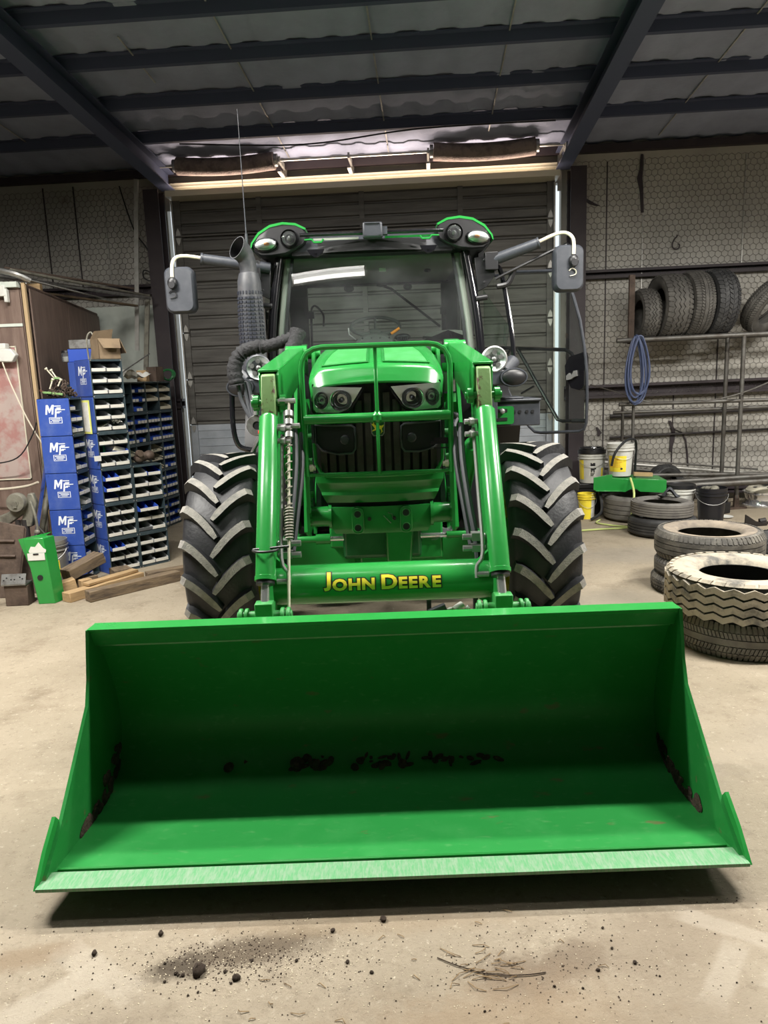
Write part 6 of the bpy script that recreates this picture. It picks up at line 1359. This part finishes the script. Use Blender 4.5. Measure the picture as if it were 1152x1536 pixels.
# blue hose coil hung on the rack end
t = thing('air_hose', 'coiled blue-grey air hose hanging on the rack end', 'hose', Bp(2.93, -.82, 0), -BA)
m = MB(); rr = random.Random(4)
P = []
for k in range(9):
    w_ = rr.uniform(.09, .15); top = 1.985 - .012*(k % 3); bot = rr.uniform(1.22, 1.38); cx = rr.uniform(-.035, .045); y = -.03 - .014*(k % 4)
    for j in range(14):
        a = 2*pi*j/14; zc = (top+bot)/2; hgt = (top-bot)/2; z = zc + hgt*cos(a); wd = w_*(.45 + .55*max(0, (top-z)/(top-bot))**.7); P.append((cx + wd*sin(a), y + .01*sin(a), z))
m.tube(spline(P, 2), .0105, 6); obj('coil', m, 'blue_hose', t)
m = MB(); m.tube(spline([(.05, -.03, 1.30), (.12, -.02, 1.26), (.3, -.03, 1.235), (.8, -.03, 1.245), (1.2, -.02, 1.33), (1.7, .1, 1.50), (2.2, .2, 1.62)], 5), .009, 6); obj('tail', m, 'pipe', t)
m = MB(); m.tube(spline([(-.45, .2, 1.46), (-.2, .1, 1.38), (-.02, 0, 1.31)], 4), .006, 5); obj('lead', m, 'pipe', t)
m = MB(); m.tube(spline([(0, 0, .07), (.0, 0, .05), (-.03, 0, .02), (-.05, 0, -.04), (-.03, 0, -.085), (.02, 0, -.085), (.035, 0, -.05), (.02, 0, -.03)], 4), .007, 6)
tagged('wall_hook', m, 'girt', 'dark wire hook on the upper right wall', 'hook', Bp(3.59, -.03, 3.08), -BA)

# ---------------------------------------------------------------- pails and scrap along the right wall
def cow(t, r, h):   # black animal-silhouette print over a little block of text
    wrap_patch(t, 'label_panel', 'paper', r, r+.012, h, -14, 20, h*.22, h*.70)
    m = MB(); rad = r + .012
    def q(x, z): a = x/rad + .06; return Vector((rad*1.005*sin(a), -rad*1.005*cos(a), z))
    def poly(P): m.add([q(x, z) for x, z in P], [tuple(range(len(P)))])
    z = h*.42
    poly([(-.022, z), (.020, z+.004), (.020, z+.022), (-.022, z+.022)]); poly([(.016, z+.014), (.034, z+.012), (.036, z+.026), (.018, z+.030)])
    for x in (-.020, -.012, .006, .014): poly([(x, z-.02), (x+.005, z-.02), (x+.006, z+.002), (x, z+.002)])
    poly([(-.026, z+.05), (.026, z+.05), (.026, z+.085), (-.026, z+.085)])
    for k in range(3): poly([(-.024, z-.035-.012*k), (.02-.006*k, z-.035-.012*k), (.02-.006*k, z-.030-.012*k), (-.024, z-.030-.012*k)])
    obj('label_print', m, 'ink_and_shade_black', t)
m = MB(); m.bx(-.17, .17, -.16, .18, 0, .36); m.bx(-.17, .17, -.17, -.15, .30, .36)
tagged('dark_crate', m, 'black', 'dark crate holding up the lidded white pail', 'crate', (2.355, 8.40, .0), -BA, bevel=.01)
p1 = pail('pail', 'white lidded pail with an animal print standing by the tractor tyre', (2.42, 8.33, .365), .13, .147, .35, 'white', 'black', -.25); cow(p1, .13, .35)
wrap_patch(p1, 'yellow_band', 'decal_yellow', .13, .147, .35, -75, -40, .04, .26); wrap_patch(p1, 'yellow_band', 'decal_yellow', .13, .147, .35, 46, 60, .04, .17)
m = MB(); m.ell((.02, -.02, .385), (.032, .03, .026), 14, 10); m.cyl((.02, -.02, .36), (.02, -.02, .375), .02, n=10); obj('lid_knob', m, 'chrome', p1)
m = MB(); m.lathe([(.11, .372), (.135, .372), (.135, .395), (.11, .395)], n=24, closed=True); obj('lid_ring', m, 'black', p1)
p2 = pail('pail', 'open white pail with a big yellow label on the green bracket', (2.655, 8.06, .468), .118, .142, .355, 'white', None, .0)
wrap_patch(p2, 'label_yellow', 'decal_yellow', .118, .142, .355, -78, 12, .05, .225); wrap_patch(p2, 'label_dark', 'ink_and_shade_black', .118, .142, .355, 62, 84, .10, .20)
m = MB()
for k in range(6):
    z = .195 - .018*k
    for a_ in (range(-70, -20 + 4*(k % 3), 8)):
        an = radians(a_); r = .118+.024*z/.355+.0025; m.box((r*sin(an), -r*cos(an), z), (.013, .001, .005), R3(0, 0, an))
obj('label_text', m, 'orange', p2)
m = MB(); an = radians(-10); r = .125; m.ell((r*sin(an), -r*cos(an), .085), (.014, .004, .012), 10, 6); obj('label_print', m, 'ink_and_shade_black', p2)
p3 = pail('pail', 'white pail with a black lid standing behind the black pail', (3.265, 7.89, 0), .128, .147, .35, 'white', 'black', .2); wrap_patch(p3, 'label_dark', 'ink_and_shade_black', .128, .147, .35, 38, 62, .05, .22); wrap_patch(p3, 'label_yellow', 'decal_yellow', .128, .147, .35, 32, 60, .03, .06)
p4 = pail('pail', 'black plastic pail beside the stacked tyres', (3.485, 7.62, 0), .122, .150, .365, 'black_pail', None, -.3)
m = MB(); 
for k in range(9): m.ell((rnd.uniform(-.08, .08), rnd.uniform(-.08, .08), .345 + rnd.uniform(0, .02)), (.035, .03, .022), 8, 5)
obj('contents', m, 'grey_iron', p4)['kind'] = 'stuff'
p5 = pail('pail', 'yellow labelled pail on the floor below the lidded one', (2.285, 8.05, 0), .085, .095, .28, 'decal_yellow', None, 0); wrap_patch(p5, 'white_band', 'white', .085, .095, .28, 20, 60, .0, .29)
# green bracket lying over the wide tyre
t = thing('green_bracket', 'long green folded bracket lying on the wide ribbed tyre', 'bracket', (2.72, 7.88, .302), -BA)
m = MB(); m.prism([(-.40, 0, .03), (-.40, 0, .17), (-.20, 0, .20), (-.20, 0, .155), (.38, 0, .12), (.38, 0, -.02), (.10, 0, -.0), (.06, 0, .03), (.0, 0, .03), (-.06, 0, .0), (-.20, 0, .02)], (0, .008, 0)); m.prism([(-.20, 0, .15), (.38, 0, .115), (.38, .32, .125), (-.20, .32, .16)], (0, 0, .006)); m.prism([(-.38, -.03, .03), (-.10, -.03, .02), (-.10, .1, .03), (-.38, .1, .04)], (0, 0, -.01)); obj('body', m, 'green', t, bevel=.004)
m = MB(); m.box((.12, .12, .155), (.20, .05, .04), R3(0, .06, 0)); tagged('timber_offcut', m, 'wood_new', 'tan slat lying on the green bracket', 'wood', (2.76, 7.88, .322), -BA)
# hoses
m = MB(); m.tube(spline([(2.70, 7.84, .46), (2.66, 7.60, .33), (2.62, 7.54, .14), (2.63, 7.52, .03), (2.67, 7.50, .012), (2.72, 7.49, .012)], 6) , .012, 7); tagged('lime_hose', m, 'lime_hose', 'lime green hose trailing from the bracket to the floor', 'hose')
m = MB(); m.tube(spline([(1.85, 7.30, .012), (2.2, 7.36, .012), (2.55, 7.40, .012), (2.40, 7.55, .012), (2.30, 7.70, .012), (2.38, 7.85, .012)], 6), .009, 6); tagged('thin_hose', m, 'lime_hose', 'thin yellow hose lying across the floor behind the tractor tyre', 'hose')
m = MB(); m.tube(spline([(3.1, 7.5, .01), (3.25, 7.45, .012), (3.45, 7.42, .012), (3.6, 7.46, .012)], 6), .009, 6); tagged('floor_hose', m, 'lime_hose', 'short yellow hose on the floor in front of the black pail', 'hose')
m = MB(); m.tube(spline([(2.43, 8.17, .34), (2.415, 7.98, .28), (2.405, 7.88, .10), (2.28, 7.84, .02)], 6), .016, 7); tagged('black_hose', m, 'hose', 'black hose drooping over the yellow pail', 'hose')
m = MB(); m.tube(spline([(2.50, 7.86, .60), (2.53, 7.84, .74), (2.64, 7.87, .855), (2.76, 7.97, .87), (2.85, 8.12, .80), (2.88, 8.22, .55), (2.89, 8.24, .32)], 6), .014, 7); tagged('black_hose', m, 'hose', 'black hose arching over the white pails', 'hose')
# pipes lying along the wall behind the pails
for k, (a, b, r, lab) in enumerate(((Bp(2.54, -.155, .535), Bp(4.6, -.155, .31), .020, 'upper steel rod sloping down along the wall'), (Bp(2.54, -.155, .575), Bp(4.6, -.155, .37), .011, 'thinnest rod of the sloping bundle'), (Bp(2.54, -.16, .475), Bp(4.5, -.16, .26), .017, 'lower steel rod of the sloping bundle'), ((2.95, 8.15, .30), (5.2, 7.95, .37), .034, 'thick rusty pipe in front, over the white pail'), (Bp(2.95, -.86, .33), Bp(5.3, -.86, .42), .028, 'rusty pipe behind the thick one'), (Bp(3.05, -.62, .40), Bp(5.3, -.62, .36), .022, 'thin pipe behind the pails, nearly level'))):
    m = MB(); m.cyl(a, b, r, n=10); tagged('steel_pipe', m, 'pipe' if k != 0 else 'galv', lab, 'pipe')
m = MB(); m.cyl((0, 0, 0), (0, .0, .30), .03, n=10); m.box((0, 0, .0), (.16, .12, .02)); m.box((.02, 0, .16), (.12, .06, .10), R3(0, .3, 0)); tagged('pipe_vise', m, 'grey_iron', 'grey iron stand holding the pipes behind the pails', 'stand', (3.20, 8.42, 0.0), .2)
tyre('tyre', 'dark tyre standing behind the pipes by the wall', .24, .16, .14, ALLS, 'tyre_dark', Bp(3.45, -.33, .245), (pi/2-.12, 0, .3), n=40)
# wheel rims
for loc, lab in (((4.46, 8.45, 0), 'shiny steel wheel rim lying at the right edge by the rack'),):
    t = thing('wheel_rim', lab, 'rim', loc, .2)
    m = MB(); m.lathe([(.20, 0), (.215, .0), (.215, .012), (.20, .02), (.185, .06), (.185, .10), (.20, .14), (.215, .15), (.215, .165), (.20, .165), (.19, .15), (.175, .10), (.175, .06), (.19, .01)], n=40, closed=True); obj('barrel', m, 'chrome', t, sharp=25)
    m = MB(); m.lathe([(.05, .20), (.09, .225), (.15, .225), (.185, .18), (.185, .16), (.15, .21), (.09, .21), (.05, .19)], n=40, closed=True); obj('disc', m, 'cream', t, sharp=30)
    m = MB()
    for k in range(6): a_ = 2*pi*k/6+.3; m.ell((.14*cos(a_), .14*sin(a_), .222), (.03, .02, .008), 10, 6, R3(0, 0, a_+pi/2))
    obj('vent_hole', m, 'ink_and_shade_black', t)
m = MB(); m.box((0, 0, .05), (.3, .2, .10)); m.tube(spline([(-.1, -.1, .1), (-.05, -.12, .2), (.05, -.12, .14), (.12, -.1, .22)], 4), .008, 6); tagged('blue_tray', m, 'blue', 'blue tray with wires behind the wheel rim at the right edge', 'tray', (4.62, 8.55, .24), 0, bevel=.006)
m = MB(); m.prism([(-.13, 0, 0), (.12, .03, 0), (.14, .0, .05), (.06, 0, .035), (-.02, 0, .06), (-.125, 0, .13)], (0, .02, 0)); m.prism([(-.13, 0, .0), (.12, .03, 0), (.1, .16, .01), (-.1, .16, .01)], (0, 0, .006)); m.cyl((.06, .06, .04), (.12, .05, .05), .03, n=10); tagged('scrap_plate', m, 'dark_iron', 'bent dark scrap plate on the floor near the right edge', 'scrap', (3.80, 7.26, 0.0), .1)
m = MB(); m.lathe([(0, .006), (.06, .006), (.075, .016), (.078, .012), (.06, 0), (0, 0)], n=24); tagged('pail_lid', m, 'white', 'small white lid on the floor right of the black pail', 'disc', (3.72, 7.78, .002), 0)  # a loose white pail lid
m = MB(); m.box((0, 0, .06), (.2, .16, .12)); m.tube(spline([(-.1, 0, .1), (0, -.05, .2), (.12, 0, .12)], 4), .03, 8); m.ell((.1, .02, .14), (.06, .05, .05), 10, 8); tagged('scrap_bundle', m, 'black', 'black scrap bundle between the pails and the rack foot', 'scrap', (3.76, 8.04, 0), .5, bevel=.02)
m = MB(); m.grid(lambda a, b: Vector((-.10 + .2*a, -.06 + .12*b, .02 + .05*sin(a*6)*sin(b*4+1) + .03*sin(pi*a))), 12, 8); tagged('blue_rag', m, 'hose_grey', 'blue-grey rag draped on the smaller grey tyre', 'rag', (2.90, 7.28, .34), .3)

# ================================================================ dirt in front of the bucket
def clod(r, seed):
    q = random.Random(seed); m = MB(); m.ell((0, 0, 0), (r, r*.85, r*.7), 9, 6)
    for i, v in enumerate(m.v): m.v[i] = v*(1 + q.uniform(-.22, .22))
    m.v = [Vector((v.x, v.y, max(v.z, -r*.45) + r*.45)) for v in m.v]; return mesh_of('dirt_clod', m, 'soil', sharp=70)
PROTO = [clod(1.0, k) for k in range(3)]
BIG = [((-.535, 1.781, .021), 'largest dark soil clod on the floor before the bucket'), ((-.425, 1.753, .012), 'second largest soil clod, to the right of the largest'), ((-.683, 1.93, .010), 'soil clod in the bucket shadow edge on the left'), ((-.855, 1.862, .010), 'tan-brown soil clod alone on the left of the floor'), ((-.02, 1.955, .011), 'single pebble-like clod in the shadow under the bucket lip'), ((-.17, 1.917, .008), 'clod just before the bucket shadow in the middle')]
for (x, y, r), lab in BIG:
    o = link('dirt_clod', PROTO[int(r*1e4) % 3], None, (x, y, 0), (0, 0, r*500)); o.scale = (r, r, r); tag(o, lab, 'clod', 'loose soil clods on the floor')
q = random.Random(11)
for k in range(26):
    x, y = (-.45 + q.gauss(0, .12), 1.76 + q.gauss(0, .05)) if k < 16 else (.5 + q.gauss(0, .22), 1.72 + q.gauss(0, .08))
    r = q.uniform(.0028, .0065); o = link('dirt_clod', PROTO[k % 3], None, (x, y, 0), (0, 0, k)); o.scale = (r, r, r); tag(o, 'small dark soil crumb scattered on the floor before the bucket', 'clod', 'small soil crumbs on the floor')
m = MB()
for k in range(1500):
    if k < 700: x, y = -.42 + q.gauss(0, .16), 1.82 + q.gauss(0, .05)
    elif k < 1000: x, y = .42 + q.gauss(0, .22), 1.75 + q.gauss(0, .09)
    else: x, y = q.uniform(-1.2, 1.3), q.uniform(1.35, 2.0)
    r = q.uniform(.0008, .003); z = r*.4; m.add([(x-r, y, z), (x, y-r, z), (x+r, y, z), (x, y+r, z), (x, y, z+r), (x, y, 0)], [(0, 1, 4), (1, 2, 4), (2, 3, 4), (3, 0, 4), (1, 0, 5), (2, 1, 5), (3, 2, 5), (0, 3, 5)])
tag(obj('dirt_crumbs', m, 'soil', sharp=80), 'fine dark soil crumbs strewn over the front of the floor', 'dirt', kind='stuff')
m = MB()
for k in range(1300):
    x, y = (q.uniform(-1.2, 1.3), q.uniform(1.35, 2.0)) if k > 500 else (-.38 + q.gauss(0, .22), 1.80 + q.gauss(0, .07))
    r = q.uniform(.0008, .0026); z = r*.4; m.add([(x-r, y, z), (x, y-r, z), (x+r, y, z), (x, y+r, z), (x, y, z+r), (x, y, 0)], [(0, 1, 4), (1, 2, 4), (2, 3, 4), (3, 0, 4), (1, 0, 5), (2, 1, 5), (3, 2, 5), (0, 3, 5)])
tag(obj('sawdust', m, 'pebble', sharp=80), 'pale grit and chaff strewn over the front of the floor', 'grit', kind='stuff')
m = MB()
for k in range(44):
    x, y = (.25 + q.gauss(0, .07), 1.76 + q.gauss(0, .03)) if k < 24 else (q.uniform(-.4, .7), q.uniform(1.5, 1.98)); a = q.uniform(-.9, .9); L_ = q.uniform(.012, .04) if k < 24 else q.uniform(.006, .02)
    m.tube([(x - L_*cos(a), y - L_*sin(a)*.6, .002), (x + q.uniform(-.01, .01), y + q.uniform(-.01, .01), .006), (x + L_*cos(a), y + L_*sin(a)*.6, .002)], .0013, 4)
tag(obj('straw_litter', m, 'straw', sharp=80), 'small tuft of dry straw and roots on the floor before the bucket', 'straw', kind='stuff')
m = MB(); m.tube(spline([(.13, 1.80, .003), (.19, 1.765, .004), (.27, 1.735, .003), (.36, 1.728, .004), (.42, 1.735, .003)], 6), .0016, 5); tagged('root_strand', m, 'soil', 'long dark root strand curving below the straw tuft', 'root')
